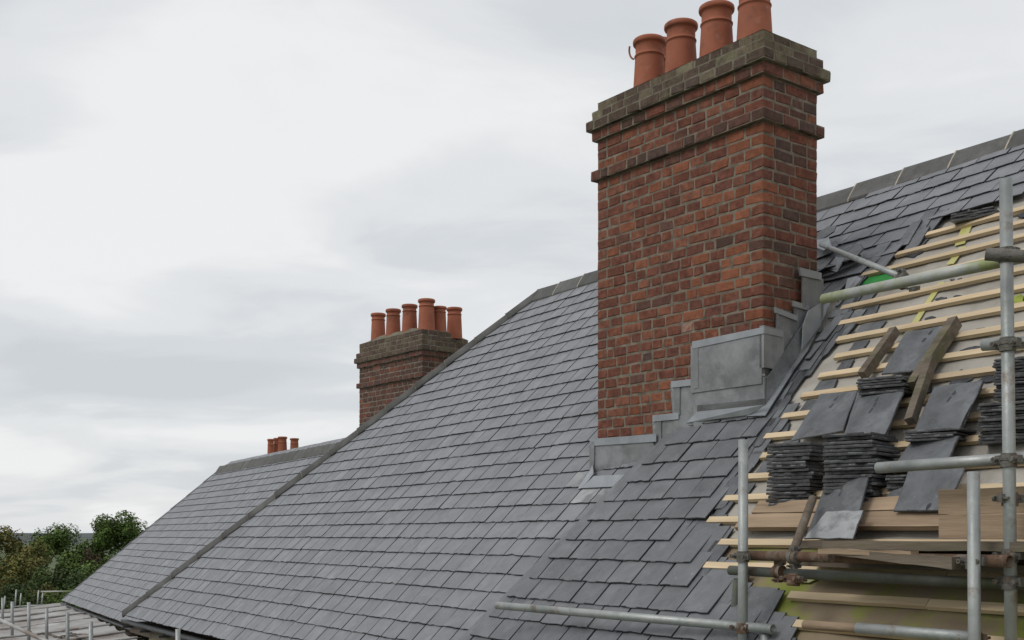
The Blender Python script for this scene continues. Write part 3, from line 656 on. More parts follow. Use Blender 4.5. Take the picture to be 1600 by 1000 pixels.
# the set-back wing of the smaller stack
C2 = Q0 + eR * 0.515 + eL * 0.16
items = []
for k in range(18):
    p = {2: .03, 3: .05, 4: .03, 8: .03}.get(k, 0); z = 2.86 - (k + 1) * 0.0755; mb = MB()
    t = -p
    while t < 0.42 + p - .03:
        l = min(random.choice((.1, .2)), 0.42 + p - t); mb = MB()
        mb.box(C2 - eL * p + eR * t + V((0, 0, z)), eR * (l - .01), eL * .1, V((0, 0, .0655)), jit=.0015); mb.build('brick', mat_small(0, 0, k, 0), sm); t += l
mb = MB(); mb.box(C2 + (eL) * .007 + V((0, 0, .2)), eR * .413, eL * .8, V((0, 0, 2.64))); mb.build('mortar', 'mortar', sm)
for k, p in {2: .03, 3: .05, 4: .03, 8: .03}.items():
    mb = MB(); mb.box(C2 - eL * (p - .007) - eR * (p - .007) + V((0, 0, 2.859 - (k + 1) * .0755)), eR * (.42 + 2 * p - .014), eL * .8, V((0, 0, .072))); mb.build('mortar', 'mortar_old', sm)
flaunch(C2, eL, eR, .8, .42, 2.86, sm, .09)
s_ = at_x(710, .22, C2, eL, eR); p = C2 + eL * s_ + eR * .22; pot(p, 2.90, 3.31, .106, sm, .76)
# far pots beyond the farther ridge
fr = empty('chimney_stack', (-6.2, 30.5, -10.8), 'distant chimney whose four clay pots just show over the farther ridge', 'chimney')
mb = MB(); mb.box((-6.75, 30.2, -10.8), (1.35, -0.3, 0), (0.15, .6, 0), (0, 0, 12.78)); mb.build('stack_body', 'brick_dark', fr)
for x, yt, w, d in ((423, 686, 11, 31), (432.5, 684.5, 11, 31.2), (441.5, 682.5, 15, 30.2), (460, 685, 14.5, 30.1)):
    p = ray(x, yt, d); r = w / FPX * d / 2.24; pot(p, 2.14, p.z, r, fr)

# ---------------------------------------------------------------- lead work at the foot of the big chimney
def fL(s, z, o=0.0): return P0 + dL * s + V((0, 0, z)) - dR * o
def fR(s, z, o=0.0): return P0 + dR * s + V((0, 0, z)) - dL * o
def facepx(x, y, which, off=0.02):
    d, nrm = (dL, -dR) if which == 'L' else (dR, -dL); r = ray(x, y); q = P0 + nrm * off; t = (q.x * nrm.x + q.y * nrm.y) / (r.x * nrm.x + r.y * nrm.y); p = r * t
    return (p - P0).dot(V((d.x, d.y, 0))), p.z
def panel(which, pts, off, th, m, name='lead_flashing', raw=False):
    nrm = -dR if which == 'L' else -dL; F = fL if which == 'L' else fR
    q = pts if raw else [facepx(x, y, which, off) for x, y in pts]
    mb = MB(); mb.prism([F(s, z, off) for s, z in q], nrm * th); return mb.build(name, m, big)
# low left box, its cap, sides and apron
panel('L', [(926, 696), (1024, 690), (1030, 700), (996, 760), (927, 765)], 0.012, 0.035, 'lead')
panel('L', [(922, 686), (1026, 678), (1026, 690), (923, 697)], 0.050, 0.006, 'lead_new', 'lead_cap')
panel('L', [(924, 690), (930, 690), (929, 765), (922, 765)], 0.047, 0.010, 'lead')
# step 1, 2 (left face)
panel('L', [(1022, 652), (1062, 648), (1062, 690), (1040, 735), (1010, 760), (1024, 690)], 0.010, 0.020, 'lead')
panel('L', [(1021, 649), (1062, 645), (1062, 655), (1022, 659)], 0.031, 0.012, 'lead_new', 'lead_cap')
panel('L', [(1026, 659), (1034, 658), (1034, 690), (1026, 692)], 0.031, 0.006, 'lead')
panel('L', [(1050, 600), (1090, 596), (1090, 680), (1058, 715), (1055, 655)], 0.014, 0.020, 'lead')
panel('L', [(1050, 596), (1086, 592), (1086, 602), (1051, 606)], 0.035, 0.012, 'lead_new', 'lead_cap')
panel('L', [(1054, 606), (1063, 605), (1063, 648), (1055, 655)], 0.035, 0.006, 'lead')
# big box with folded seam and cap
panel('L', [(1085, 541), (1196, 519), (1196, 600), (1085, 615)], 0.016, 0.036, 'lead')
panel('L', [(1088, 603), (1199, 587), (1199, 660), (1088, 672)], 0.016, 0.028, 'lead')
panel('L', [(1082, 534), (1194, 511), (1194, 521), (1083, 545)], 0.052, 0.006, 'lead_new', 'lead_cap')
panel('L', [(1083, 545), (1091, 543), (1091, 606), (1084, 608)], 0.052, 0.003, 'lead')
panel('L', [(1089, 600), (1196, 584), (1196, 587), (1089, 603)], 0.044, 0.006, 'lead', 'lead_seam')
# right face
panel('R', [(-0.052, 1.05), (-0.052, 1.315), (.14, 1.305), (.14, 1.05)], 0.016, 0.036, 'lead', raw=True)
panel('R', [(1193, 511), (1222, 518), (1222, 527), (1193, 521)], 0.052, 0.006, 'lead_new', 'lead_cap')
panel('R', [(0.0, 0.70), (0, 1.10), (.15, 1.25), (.545, 1.62), (.545, 1.2)], 0.012, 0.014, 'lead', raw=True)
panel('R', [(1212, 487), (1243, 500), (1243, 560), (1212, 560)], 0.012, 0.022, 'lead')
panel('R', [(1209, 480), (1244, 494), (1244, 502), (1210, 489)], 0.034, 0.012, 'lead_new', 'lead_cap')
panel('R', [(1240, 476), (1262, 484), (1262, 540), (1240, 540)], 0.014, 0.026, 'lead')
panel('R', [(1237, 470), (1262, 478), (1262, 486), (1238, 479)], 0.040, 0.012, 'lead_new', 'lead_cap')
panel('R', [(1252, 430), (1281, 437), (1281, 520), (1252, 520)], 0.016, 0.030, 'lead')
panel('R', [(1247, 418), (1281, 427), (1281, 438), (1249, 431)], 0.046, 0.014, 'lead_new', 'lead_cap')
panel('R', [(1253, 434), (1259, 435), (1259, 480), (1253, 480)], 0.046, 0.008, 'lead')
def sheet(name, pts, m, th=0.006, parent=None):
    mb = MB(); a = [V(p) for p in pts]; nr = (a[1] - a[0]).cross(a[-1] - a[0]).normalized(); nr = nr if nr.dot(RM.n) > 0 else -nr
    mb.prism(a, nr * th); return mb.build(name, m, parent or big)
hp = lambda x, y, o: RM.hit(x, y, o)
# big apron lying on the slates, kicked up to the wall
sheet('lead_apron', [hp(1073, 661, .155), hp(1172, 648, .155), hp(1197, 632, .20), hp(1090, 643, .20)], 'lead_new')
sheet('lead_apron', [hp(1090, 643, .20), hp(1197, 632, .20), hp(1196, 622, .24), hp(1090, 633, .24)], 'lead')
# small apron at the left foot
sheet('lead_apron', [hp(909, 763, .036), hp(975, 760, .036), hp(998, 741, .07), hp(929, 744, .07)], 'lead_new')
sheet('lead_apron', [hp(903, 765, .034), hp(911, 763, .036), hp(928, 741, .08), hp(926, 715, .06), hp(923, 735, .05)], 'lead_new')
# lead gutter running up beside the right face, with its upstand
sheet('lead_gutter', [hp(1166, 651, .150), hp(1196, 650, .150), hp(1243, 575, .150), hp(1262, 545, .150), hp(1253, 540, .14), hp(1198, 632, .15)], 'lead_new')
sheet('lead_gutter', [hp(1236, 585, .152), hp(1262, 549, .152), hp(1300, 470, .150), hp(1282, 478, .15), hp(1254, 540, .15)], 'lead')
mb = MB()
a, b_ = facepx(1199, 640, 'R', .05), facepx(1252, 560, 'R', .05)
mb.prism([fR(*facepx(1197, 632, 'R', .05), .05), fR(*facepx(1253, 553, 'R', .05), .05), fR(*facepx(1255, 505, 'R', .05), .05), fR(*facepx(1198, 590, 'R', .05), .05)], -dL * 0.006); mb.build('lead_upstand', 'lead', big)
mb = MB(); mb.prism([fR(*facepx(1252, 546, 'R', .08), .08), fR(*facepx(1281, 508, 'R', .08), .08), fR(*facepx(1281, 474, 'R', .08), .08), fR(*facepx(1262, 486, 'R', .08), .08), fR(*facepx(1254, 508, 'R', .08), .08)], -dL * 0.008); mb.build('lead_upstand', 'lead_new', big)
# jumbled slates and a folded lead saddle behind the chimney's right corner
for (x, y, w, h_, o, tl) in ((1288, 385, 34, 12, .17, .05), (1292, 398, 40, 14, .15, .07), (1300, 412, 44, 16, .17, .03), (1283, 428, 30, 14, .16, .06), (1316, 424, 40, 16, .15, .02), (1332, 405, 36, 14, .17, .04)):
    A, b = RM.ab(x, y, .12); wd = w / 110; mb = MB(); rt = U(-.5, .3)
    cs, sn = math.cos(rt), math.sin(rt)
    pts = [(0, 0), (wd * .5, -.02), (wd, .02), (wd * .95, .12), (wd * .6, .2), (.02, .17)]
    slate_geo1(mb, pts, lambda x_, y_, z_: RM.W(A - wd / 2 + x_ * cs - y_ * sn, b - .08 + x_ * sn + y_ * cs, o + z_ + x_ * tl * 2 - y_ * tl))
    mb.build('slate', ('slate_loose', 'slate_edge'), house)
sheet('lead_saddle', [hp(1277, 376, .20), hp(1295, 372, .22), hp(1300, 384, .26), hp(1288, 392, .24), hp(1277, 388, .22)], 'lead_new')
sheet('lead_saddle', [hp(1290, 420, .17), hp(1305, 400, .24), hp(1322, 402, .20), hp(1308, 425, .17)], 'lead_new')
sheet('lead_saddle', [hp(1325, 436, .16), hp(1340, 432, .17), hp(1347, 436, .17), hp(1335, 450, .15), hp(1328, 462, .14), hp(1318, 466, .14)], 'lead_new')

# ---------------------------------------------------------------- farther roof
fh = empty('slate_roofed_house', RF.W(2, -3.7), 'farther lower slated house roof on the left, its ridge running behind the big hip', 'house')
FA = lambda b: (b + 0.0) * 0.905
FE = -3.70
rows = []
for k in range(24):
    b = -0.17 - 0.1715 * k
    if b < FE - 0.1: break
    rows.append((b, FA(b) + 0.03, 9.0 + 0.0 * b, [(-1, 0.905, 0.0)]))
vlim = lambda X, Y, A, b: X < 560 and Y > (0.785 * (862 - X) + 437 - 20 if X > 195 else 0) - 999 and (Y < 437 + (862 - X) * 0.785)
lay(RF, rows, fh, ('slate', 'slate_tail_shade'), lambda b: 0.0, 300, vlim)
mb = MB(); z0 = -10.8
bk = lambda A, b: RF.W(A, 0, -.01) + RF.g * (-b * math.cos(T47)) + V((0, 0, b * math.sin(T47)))
a, b_, c, d, e_, f_ = RF.W(FA(FE), FE, -.01), RF.W(9.0, FE, -.01), RF.W(9.0, 0, -.01), RF.W(0, 0, -.01), bk(FA(FE), FE), bk(9.0, FE)
mb.add([a, b_, c, d, e_, f_], [(0, 1, 2, 3), (5, 4, 3, 2), (4, 0, 3)]); mb.build('roof_deck', 'felt', fh)
mb = MB(); i = RF.g * .25; j = RF.e * .25
for p, q in ((a + i + j, b_ + i), (b_ + i, f_ - i), (f_ - i, e_ - i + j), (e_ - i + j, a + i + j)):
    mb.add([V((p.x, p.y, z0)), V((q.x, q.y, z0)), V((q.x, q.y, q.z - .02)), V((p.x, p.y, p.z - .02))], [(0, 1, 2, 3)])
mb.build('wall', 'stone', fh)
wbf = RF.g * math.cos(T47) - V((0, 0, math.sin(T47)))
cap_run(RF.W(0, 0, .03), RF.W(8.6, 0, .03), -RF.u, wbf, 0.45, fh, wing=.15, lift=.05, mortar=0.004, mrt='mortar_old')
h0, h1 = RF.W(FA(FE), FE, .01), RF.W(0, 0, .01); hd2 = (h1 - h0).normalized()
v1 = RF.n.cross(hd2); v1 = v1 if v1.dot(RF.e) > 0 else -v1
n2 = hd2.cross(RF.g).normalized(); n2 = n2 if n2.z > 0 else -n2; v2 = n2.cross(hd2); v2 = v2 if v2.dot(RF.e) < 0 else -v2
cap_run(h0, h1, v1, v2, 0.5, fh, 'hip_tile', wing=.055, lift=.02, m='gutter', mortar=False)
mb = MB(); sweep(mb, [(0, 0), (-.06, 0), (-.065, -.03), (-.045, -.045), (-.02, -.045), (0, -.03)], RF.W(FA(FE), FE - .08, -.03), RF.W(6.5, FE - .08, -.03), RF.g); mb.build('gutter', 'gutter', fh)

# ---------------------------------------------------------------- low lead roof at the lower left
low = empty('lead_roofed_extension', (-8, 18, -1.8), 'low extension with a weathered lead roof below the eaves at the bottom left', 'extension')
E0, E1 = RF.W(FA(FE) - 0.3, FE - .06, -.12), RM.W(hipA(BE) + 4.0, BE - .1, -.25)
mb = MB(); nu, nv = 60, 26; vs = []
for i in range(nu + 1):
    p = E0.lerp(E1, i / nu); p = V((p.x, p.y, -1.52 - 0.03 * (i / nu)))
    if i / nu > .55: p.z += 0.0
    for j in range(nv + 1):
        t = j / nv; o = t * 6.5
        z = -0.10 * math.sin(min(1, t * 3) * math.pi / 2) - 0.12 * t
        z += 0.004 * math.sin(j * 1.9 + i * .35) + U(-.009, .009)
        if i % 4 == 0: z += 0.035 * math.exp(-t * 2)
        q = p - RM.g * o; vs.append(V((q.x, q.y, p.z + z)))
mb.add(vs, [(i * (nv + 1) + j, i * (nv + 1) + j + 1, (i + 1) * (nv + 1) + j + 1, (i + 1) * (nv + 1) + j) for i in range(nu) for j in range(nv)], 0, True)
mb.build('lead_sheet', 'lead_roof', low)
mb = MB(); c0, c1, c2, c3 = vs[0], vs[nu * (nv + 1)], vs[-1], vs[nv]
for p, q in ((c0, c1), (c1, c2), (c2, c3), (c3, c0)): mb.add([V((p.x, p.y, z0)), V((q.x, q.y, z0)), V((q.x, q.y, q.z - .06)), V((p.x, p.y, p.z - .06))], [(0, 1, 2, 3)])
mb.build('wall', 'stone', low)
for i in range(7):           # standing rolls across the sheet
    t = 0.03 + i * 0.10 + U(-.02, .02); p = E0.lerp(E1, t); mb = MB(); pr = None
    for q in range(9):
        o = q / 8 * U(1.9, 2.1); w = V((p.x, p.y, -1.50 - 0.10 * math.sin(min(1, o / 6.5 * 3) * math.pi / 2) - .02 * o)) - RM.g * o + RM.e * (0.12 * o)
        if pr is not None: mb.tube(pr, w, 0.018, 8, False)
        pr = w
    mb.build('lead_roll', 'lead_roof', low)
for i in range(24):          # ropes and cables lying about
    mb = MB(); x, y = random.choice(((-6.4, 15.5), (-5.6, 15), (-6.8, 17), (-5.2, 13.6), (-7.4, 18.5), (-4.6, 13))); a = U(-.9, .5); pr = None; cx_, cy_ = x + U(-.4, .4), y + U(-.6, .6); cv = U(-.25, .25)
    for q in range(18):
        cx_ += math.cos(a) * .13; cy_ += math.sin(a) * .13; a += cv + U(-.15, .15); w = V((cx_, cy_, -1.60 + .02 * math.sin(q)))
        if pr is not None: mb.tube(pr, w, U(.016, .03), 6, False)
        pr = w
    o = mb.build('rope', 'rope'); meta(o, 'dark rope or cable lying in loops on the low lead roof', 'rope', 'ropes and cables on the low lead roof')

# ---------------------------------------------------------------- scaffolding
TR = 0.02415
def clamp_(p, ax1, ax2, parent, m='clamp'):
    """double coupler: a hinged band round each tube, a bolt and nut each side"""
    p = V(p); a1 = V(ax1).normalized(); a2 = V(ax2).normalized(); mb = MB()
    side = a1.cross(a2).normalized(); q = p + side * 0.0
    for c, a in ((p, a1),):
        for o in (-.018, .008): mb.tube(c + a * (o - .011), c + a * (o + .011), .031, 16, False)
        mb.tube(c - a * .024, c + a * .024, .0285, 16, False)
        o1 = side * .0; b1 = a2
        for sg in (1, -1):
            bb = c + b1 * sg * .040
            mb.box(bb - a * .016 - side * .013 - b1 * .012, a * .032, side * .026, b1 * .024, jit=.002)
            mb.tube(bb + side * .012 * sg - side * .03, bb + side * .03 + side * .012 * sg, .006, 8, False)
            mb.tube(bb + side * .030, bb + side * .042, .011, 6, False)
    ob = mb.build('coupler', m, parent); return ob
def tubeobj(p0, p1, parent, m='galv', r=TR, name='scaffold_tube', label=None, open_=True):
    # built along its own axis so that stains run with the tube
    mb = MB(); mb.tube(p0, p1, r, 18, open_); return mb.build(name, m, parent, label=label)
sc = empty('scaffold', (1.5, 4.9, -0.9), 'galvanised tube scaffold with rusty couplers round the stripped part of the roof', 'scaffold')
zA, zB, zC = 4.40, 4.40, 5.58
Ax = lambda y: ray(1571.5 + (y - 280) * 0.0105, y, zA)
tubeobj(Ax(280), V((Ax(1000).x + .01, zA, -1.05)), sc, label='tall upright tube at the right')
tubeobj(ray(1521, 737, zB), V((ray(1521, 900, zB).x + .004, zB - .01, -1.05)), sc, label='upright tube ending just above the rail')
tubeobj(ray(1161.5, 687, zC), V((ray(1160, 900, zC).x, zC, -0.98)), sc, label='isolated upright tube on the left of the platform')
up = V((0, 0, 1)); along = V((-.5, .86, 0)).normalized()
def cl(x, y, d, a=up, b=along, m='clamp', dx=0): return clamp_(ray(x, y, d), a, b, sc, m)
tubeobj(ray(1287, 467, 5.55), ray(1640, 393, 4.32), sc, 'galv_lime', label='long rail smeared with lime-green algae')
tubeobj(ray(1540, 397, 4.33), ray(1625, 402, 4.25), sc, 'clamp', name='scaffold_tube')
tubeobj(ray(1536, 539, 4.56), ray(1640, 533, 4.36), sc, 'galv', label='short transom stub')
tubeobj(ray(1371, 731, 4.92), ray(1640, 713, 4.33), sc, 'galv', label='clean grey mid rail')
tubeobj(ray(1165, 868, 5.60), ray(1578, 877, 4.33), sc, 'rust', label='rust-brown ledger under the platform')
tubeobj(ray(1141, 891, 5.72), ray(1640, 917, 4.42), sc, 'galv_dark', label='dark lower ledger under the platform')  # dark tube colour holds the shade of the boards above
tubeobj(ray(777, 946, 7.15), ray(1208, 983, 5.44), sc, 'galv', label='long pale rail crossing the bottom of the slates')
tubeobj(ray(858, 952.5, 6.78), ray(902, 956.5, 6.60), sc, 'rust', r=.0255, name='rust_band')
tubeobj(ray(1257, 976, 5.12), ray(1345, 982, 4.88), sc, 'board', label='pale timber-coloured end of the lowest rail', r=.021)
tubeobj(ray(1340, 981.5, 4.89), ray(1522, 996, 4.42), sc, 'galv', label='lowest rail at the right')
tubeobj(ray(1152, 905, 5.85), ray(1141, 1030, 5.95), sc, 'galv_dark', label='slanting prop behind the upright', r=.021)
tubeobj(ray(1196, 990, 5.5), ray(1196, 1040, 5.5), sc, 'galv', label='short stub below the long rail')
tubeobj(ray(1283, 382, 7.7), ray(1414, 435, 5.75), sc, 'galv', r=.0165, label='thin brace slanting down from behind the chimney')
mb = MB(); q = ray(1433, 452, 5.9); mb.box(q - V((.03, .02, .012)), (.05, .03, .012), (-.01, .03, 0), (0, 0, .022)); mb.build('brace_clip', 'clamp', sc)
cl(1160.5, 869, 5.58, m='clamp'); cl(1160.5, 980, 5.58, m='rust'); cl(1572.5, 397, 4.40); cl(1574.5, 537, 4.40); cl(1576, 718, 4.40); cl(1578, 867, 4.40); cl(1578.5, 909, 4.40)
cl(1521.5, 877, 4.43); cl(1521.5, 996, 4.44, m='rust')
cl(1240, 871, 5.30, along, up, 'clamp'); cl(1216, 893, 5.45, along, up, 'rust'); cl(1240, 905, 5.25, V((.1, .1, 1)), along, 'rust'); cl(1578, 779, 4.41, up, V((1, .3, 0)))
cl(1410, 436, 5.65, V((.6, -.8, 0)), V((0, .2, 1)), 'clamp')

# guard rail posts over the low roof (lower left)
g2 = empty('scaffold', (-5.5, 15, -1.7), 'low row of scaffold posts with a white rail over the lead roof, bottom left', 'scaffold')
for x, y, w in ((45, 941, 5.2), (73, 950, 4.9), (105.5, 957, 5.6), (142, 971, 6.7), (278, 983, 7.9), (19, 940, 4.6), (4, 934, 4.0)):
    d = .0483 * FPX / w; p = ray(x, y, d); tubeobj(p, V((p.x, p.y, -1.72)), g2, 'galv', name='scaffold_tube')
tubeobj(ray(-30, 955, 16.6), ray(90, 1010, 11.6), g2, 'lead_roof', label='pale handrail slanting across the corner')
clamp_(ray(19, 977, 15.0), up, along, g2); clamp_(ray(45, 989, 13.9), up, along, g2)
g3 = empty('scaffold', (-12, 29, -3), 'thin far guard rail in front of the trees at the left edge', 'scaffold')
for x, y, y2 in ((8, 931, 958), (25.5, 921, 955), (33, 927, 952), (60.5, 922, 950), (67, 926, 948)):
    d = 30.0; p = ray(x, y, d); tubeobj(p, ray(x - 3, y2 + 4, d), g3, 'galv', r=.018)
tubeobj(ray(64, 924.5, 30), ray(114, 924, 30), g3, 'galv_lime', r=.022, label='top rail'); tubeobj(ray(22, 948, 30), ray(90, 944.5, 30), g3, 'galv', r=.022)

# ---------------------------------------------------------------- platform boards (each rests on the tubes)
def plank(name, pts, d, m, label, cat='plank', group=None, cuts=6):
    mb = MB(); mb.prism(pts, d); o = mb.build(name, m); return meta(o, label, cat, group)
def board(p0, p1, wdir, wd, th, m, label, name='scaffold_board', cat='board', group=None, warp=0.006, taper=1.0):
    p0 = V(p0); p1 = V(p1); wdir = V(wdir).normalized(); t = (p1 - p0).normalized().cross(wdir).normalized(); n = 10; vs = []
    for i in range(n + 1):
        s = i / n; c = p0.lerp(p1, s); k = 1 + (taper - 1) * s; w = wd * k + U(-warp, warp) * .6; j = t * U(-warp, warp) * .4 + wdir * U(-warp, warp) * .5
        vs += [c + j, c + j + wdir * w, c + j + wdir * w + t * th * k, c + j + t * th * k]
    fs = [(0, 1, 2, 3), tuple(4 * n + i for i in (3, 2, 1, 0))]
    for i in range(n):
        for q in range(4): r = (q + 1) % 4; fs.append((4 * i + q, 4 * (i + 1) + q, 4 * (i + 1) + r, 4 * i + r))
    mb = MB(); mb.add(vs, fs); o = mb.build(name, m); return meta(o, label, cat, group)
W = RM.W
board(W(2.14, -.70, .15), W(4.6, -.70, .15), RM.u, .10, .03, 'board', 'lower tan plank lying on the slope behind the platform', warp=.004)
board(W(2.20, -.595, .155), W(4.6, -.595, .155), RM.u, .09, .03, 'board', 'upper tan plank with a split end, under the left stack of slates', warp=.006)
tb = ray(1475, 842, 4.86); board(tb, tb + RM.e * 1.3, up, .100, .035, 'board', 'lower half of the pale toe board behind the two uprights', warp=.003)
tb = ray(1475, 803.5, 4.86); board(tb, tb + RM.e * 1.3, up, .104, .035, 'board', 'upper half of the pale toe board, knotty, beside the short upright', warp=.003)
zt = -0.028
for j, (x0, m, lb) in enumerate(((1285, 'board_old', 'mossy old scaffold board edge-on along the front of the platform'), (1262, 'board_old', 'dark middle board of the platform'), (1250, 'board_old', 'inner board of the platform against the roof'))):
    d0 = 5.18 + j * .26; p = V(((x0 - 800) / FPX * d0, d0, zt - .036)); board(p, p + RM.e * 1.9, RM.g, .225, .036, m, lb, warp=.006)
p = ray(1311, 884, 5.02); board(V((p.x, p.y, -.088)), V((*(p + RM.e * .62).xy, -.135)), up, .025, .03, 'board_old', 'warped grey plank offcut sagging in front of the ledger', taper=1.9, warp=.004)
p = ray(1290, 866, 5.1); board(V((p.x, p.y, -.082)), V((*(p + RM.e * .5).xy, -.088)), up, .022, .05, 'board', 'short worn batten wedged on the ledger', warp=.004)
p = ray(1245, 912, 5.5); board(V((p.x, p.y + .05, -.150)), V((*(p + RM.e * 3.0).xy, -.150)), RM.g, .6, .03, 'board_old', 'wide dark board added below the platform to deepen its shade', warp=.004)  # added board, stretched wide and long to darken the roof beneath it
mb = MB(); mb.tube(ray(1270, 779, 5.75), ray(1241, 858, 5.40), .021, 12, False); o = mb.build('timber_pole', 'board_old'); meta(o, 'short round brown pole leaning on the ledger by the left stack', 'pole')

# ---------------------------------------------------------------- timber rails and big slates lying on the slope
def rail(x0, y0, x1, y1, wd, th, off, label, m='board_old', off1=None):
    a, b_ = hp(x0, y0, off), hp(x1, y1, off if off1 is None else off1); d = (b_ - a).normalized(); s = RM.n.cross(d).normalized()
    mb = MB(); mb.box(a - s * wd / 2, b_ - a, s * wd, RM.n * th, jit=.002); o = mb.build('timber_rail', m); meta(o, label, 'timber')
rail(1402, 522, 1352, 592, .05, .055, .14, 'short brown timber left of the upper pale slate')
rail(1497, 510, 1432, 612, .055, .07, .14, 'long brown timber right of the upper pale slate')
rail(1458, 568, 1426, 664, .045, .05, .17, 'grey upright timber below the long brown one', 'board_old')
def quad_slate(pts, off, label, th=.009, m=('slate_loose', 'slate_edge'), hole=None, group=None, off2=None, drop=0):
    """a big slate lying on the slope; pts clockwise from upper left, in picture columns and rows"""
    ab = [RM.ab(x, y, off) for x, y in pts]; out = []
    for i in range(4):
        a, b_ = ab[i], ab[(i + 1) % 4]
        for q in range(4):
            t = q / 4; jx, jy = (U(-.004, .004), U(-.004, .004)) if q else (0, 0)
            out.append((a[0] + (b_[0] - a[0]) * t + jx, a[1] + (b_[1] - a[1]) * t + jy))
    bmin = min(p[1] for p in out); bmax = max(p[1] for p in out); mb = MB()
    slate_geo1(mb, out, lambda x, y, z: W(x, y, off - drop + z + ((y - bmin) / (bmax - bmin)) * ((off2 or off) - off)), th)
    if hole:
        for hx, hy in hole:
            A, b_ = RM.ab(hx, hy, off)
            pp = [(A + math.cos(t) * U(.006, .014), b_ + math.sin(t) * U(.014, .03)) for t in [k * math.pi / 4 for k in range(8)]]
            f_ = lambda y: off - drop + ((y - bmin) / (bmax - bmin)) * ((off2 or off) - off)
            k = len(mb.v); mb.v += [W(x, y, f_(y) + th + .0008) for x, y in pp]; mb.f.append(list(range(k, k + 8))); mb.mi.append(2); mb.sm.append(False)
        m = (*m, 'felt')
    o = mb.build('slate', m); return meta(o, label, 'slate', group)
quad_slate([(1417, 519), (1490, 508), (1440, 580), (1378, 586)], .16, 'pale grey slate with nail holes lying between the two brown timbers', hole=[(1455, 522), (1445, 533)])
quad_slate([(1280, 613), (1338, 608), (1318, 674), (1236, 690)], .17, 'wide dark slate left of the split one, above the left stack', hole=[(1305, 622), (1298, 634)], off2=.15)
GP = 'slates of the pile under the split slate'
for i in range(9):
    quad_slate([(1341 + i * .6, 612 + i * 1.0), (1412 + U(-2, 2), 607 + i), (1386 + U(-2, 2), 680), (1318, 685)], .145 + i * 0.0105, 'dark slate in the pile lying on the slope behind the middle stack' if i < 8 else 'split dark slate on top of its pile, long crack from its nail hole', group=GP if i < 8 else None, hole=[(1372, 625), (1368, 634), (1362, 643)] if i == 8 else None, th=.0085)
GP = 'slates of the pile right of the leaning timber'
for i in range(9):
    quad_slate([(1461, 606), (1538 + U(-3, 2), 596 + U(-1, 1)), (1504 + U(-3, 2), 671), (1428, 677)], .145 + i * 0.0105, 'dark slate in the pile right of the leaning grey timber' if i < 8 else 'large slate with nail holes on top of the pile right of the leaning timber', group=GP if i < 8 else None, hole=[(1492, 616), (1484, 626)] if i == 8 else None, th=.0085)
GP = 'slates of the pile behind the mid rail'
for i in range(8):
    quad_slate([(1427, 688), (1500 + U(-3, 2), 682), (1478 + U(-3, 2), 730), (1392, 738)], .145 + i * 0.0105, 'dark slate in the pile just above the mid rail' if i < 7 else 'rough flaking slate on top of the pile just above the mid rail', group=GP if i < 7 else None, th=.0085)
quad_slate([(1300, 761), (1366, 756), (1335, 841), (1259, 841)], .215, 'dark slate with a nail hole leaning in front of the middle stack over the planks', hole=[(1323, 770), (1320, 779)], off2=.26)
quad_slate([(1292, 800), (1351, 798), (1334, 843), (1257, 843)], .262, 'short pale slate lying over the lower half of the leaning one', th=.007, m=('slate_dusty', 'slate_edge'))
quad_slate([(1424, 737), (1516, 728), (1478, 800), (1397, 800)], .20, 'big smooth slate hanging below the mid rail over the tan plank', hole=[(1453, 793)], off2=.22)
quad_slate([(1392, 770), (1418, 760), (1400, 800), (1366, 802)], .165, 'small dark slate in the shade between two piles')

# ---------------------------------------------------------------- level stacks of loose slates
E1d = V((.75, -.66, 0)).normalized(); DD = V((.66, .75, 0)).normalized()
def stack(x, yb, yt, w, dep, n, off, label, group, toplabel=None, skew=0.0, lean=0.0):
    p = hp(x, yb, off); zt_ = (HY - yt) / FPX * p.y; stp = (zt_ - p.z) / n
    for i in range(n):
        z = p.z + i * stp; h_ = z - p.z; dp = max(.10, min(dep, off / .73 * .9 + h_ / math.tan(T47) + .02)) * U(.94, 1.0)
        ww = w * U(.93, 1.04); th = min(stp * .84, .0175) * U(.82, 1.08); ox = U(-.008, .008) + skew * i; oy = U(-.007, .012) - lean * i; yw = U(-.03, .03)
        e_ = (E1d + DD * yw).normalized(); d_ = V((-e_.y, e_.x, 0)); til = U(-.010, .010); til2 = U(-.02, .0)
        if R() < .12: ww *= .88
        k = 8; pts = [(ww * q / k, U(-.004, .004) + (U(.004, .014) if R() < .12 else 0)) for q in range(k + 1)]
        kd = 5; pts += [(ww + U(-.003, .003), dp * q / kd) for q in range(1, kd + 1)] + [(ww * .5, dp + U(-.004, .004)), (0, dp)] + [(U(-.003, .003), dp * (1 - q / kd)) for q in range(1, kd)]
        mb = MB(); slate_geo1(mb, pts, lambda X, Y, Z: p + e_ * (X + ox) + d_ * (Y + oy) + V((0, 0, i * stp + Z + X * til + Y * til2)), th)
        o = mb.build('slate', ('slate_loose', 'slate_edge')); meta(o, (toplabel if (toplabel and i == n - 1) else label), 'slate', None if (toplabel and i == n - 1) else group)
stack(1198, 802, 692, .262, .30, 19, .17, 'dark slate in the left level stack standing on the tan planks', 'slates of the left level stack', 'top slate of the left level stack beside the lone upright')
stack(1286, 800, 678, .275, .30, 21, .20, 'dark slate in the tall middle stack behind the leaning slate', 'slates of the tall middle stack', 'top slate of the tall middle stack')
stack(1339, 617, 591, .27, .28, 6, .27, 'slate in the small stack at the head of the split slate', 'slates of the small stack below the pale slate', 'top slate of the small stack below the upper pale slate')
stack(1413, 690, 673, .275, .26, 4, .27, 'slate in the thin stack over the pile right of the timber', 'slates of the thin stack', 'top slate of the thin stack just under the largest slate')
stack(1384, 768, 742, .17, .2, 6, .17, 'slate in the short stack hidden under the mid rail', 'slates of the short stack under the mid rail')
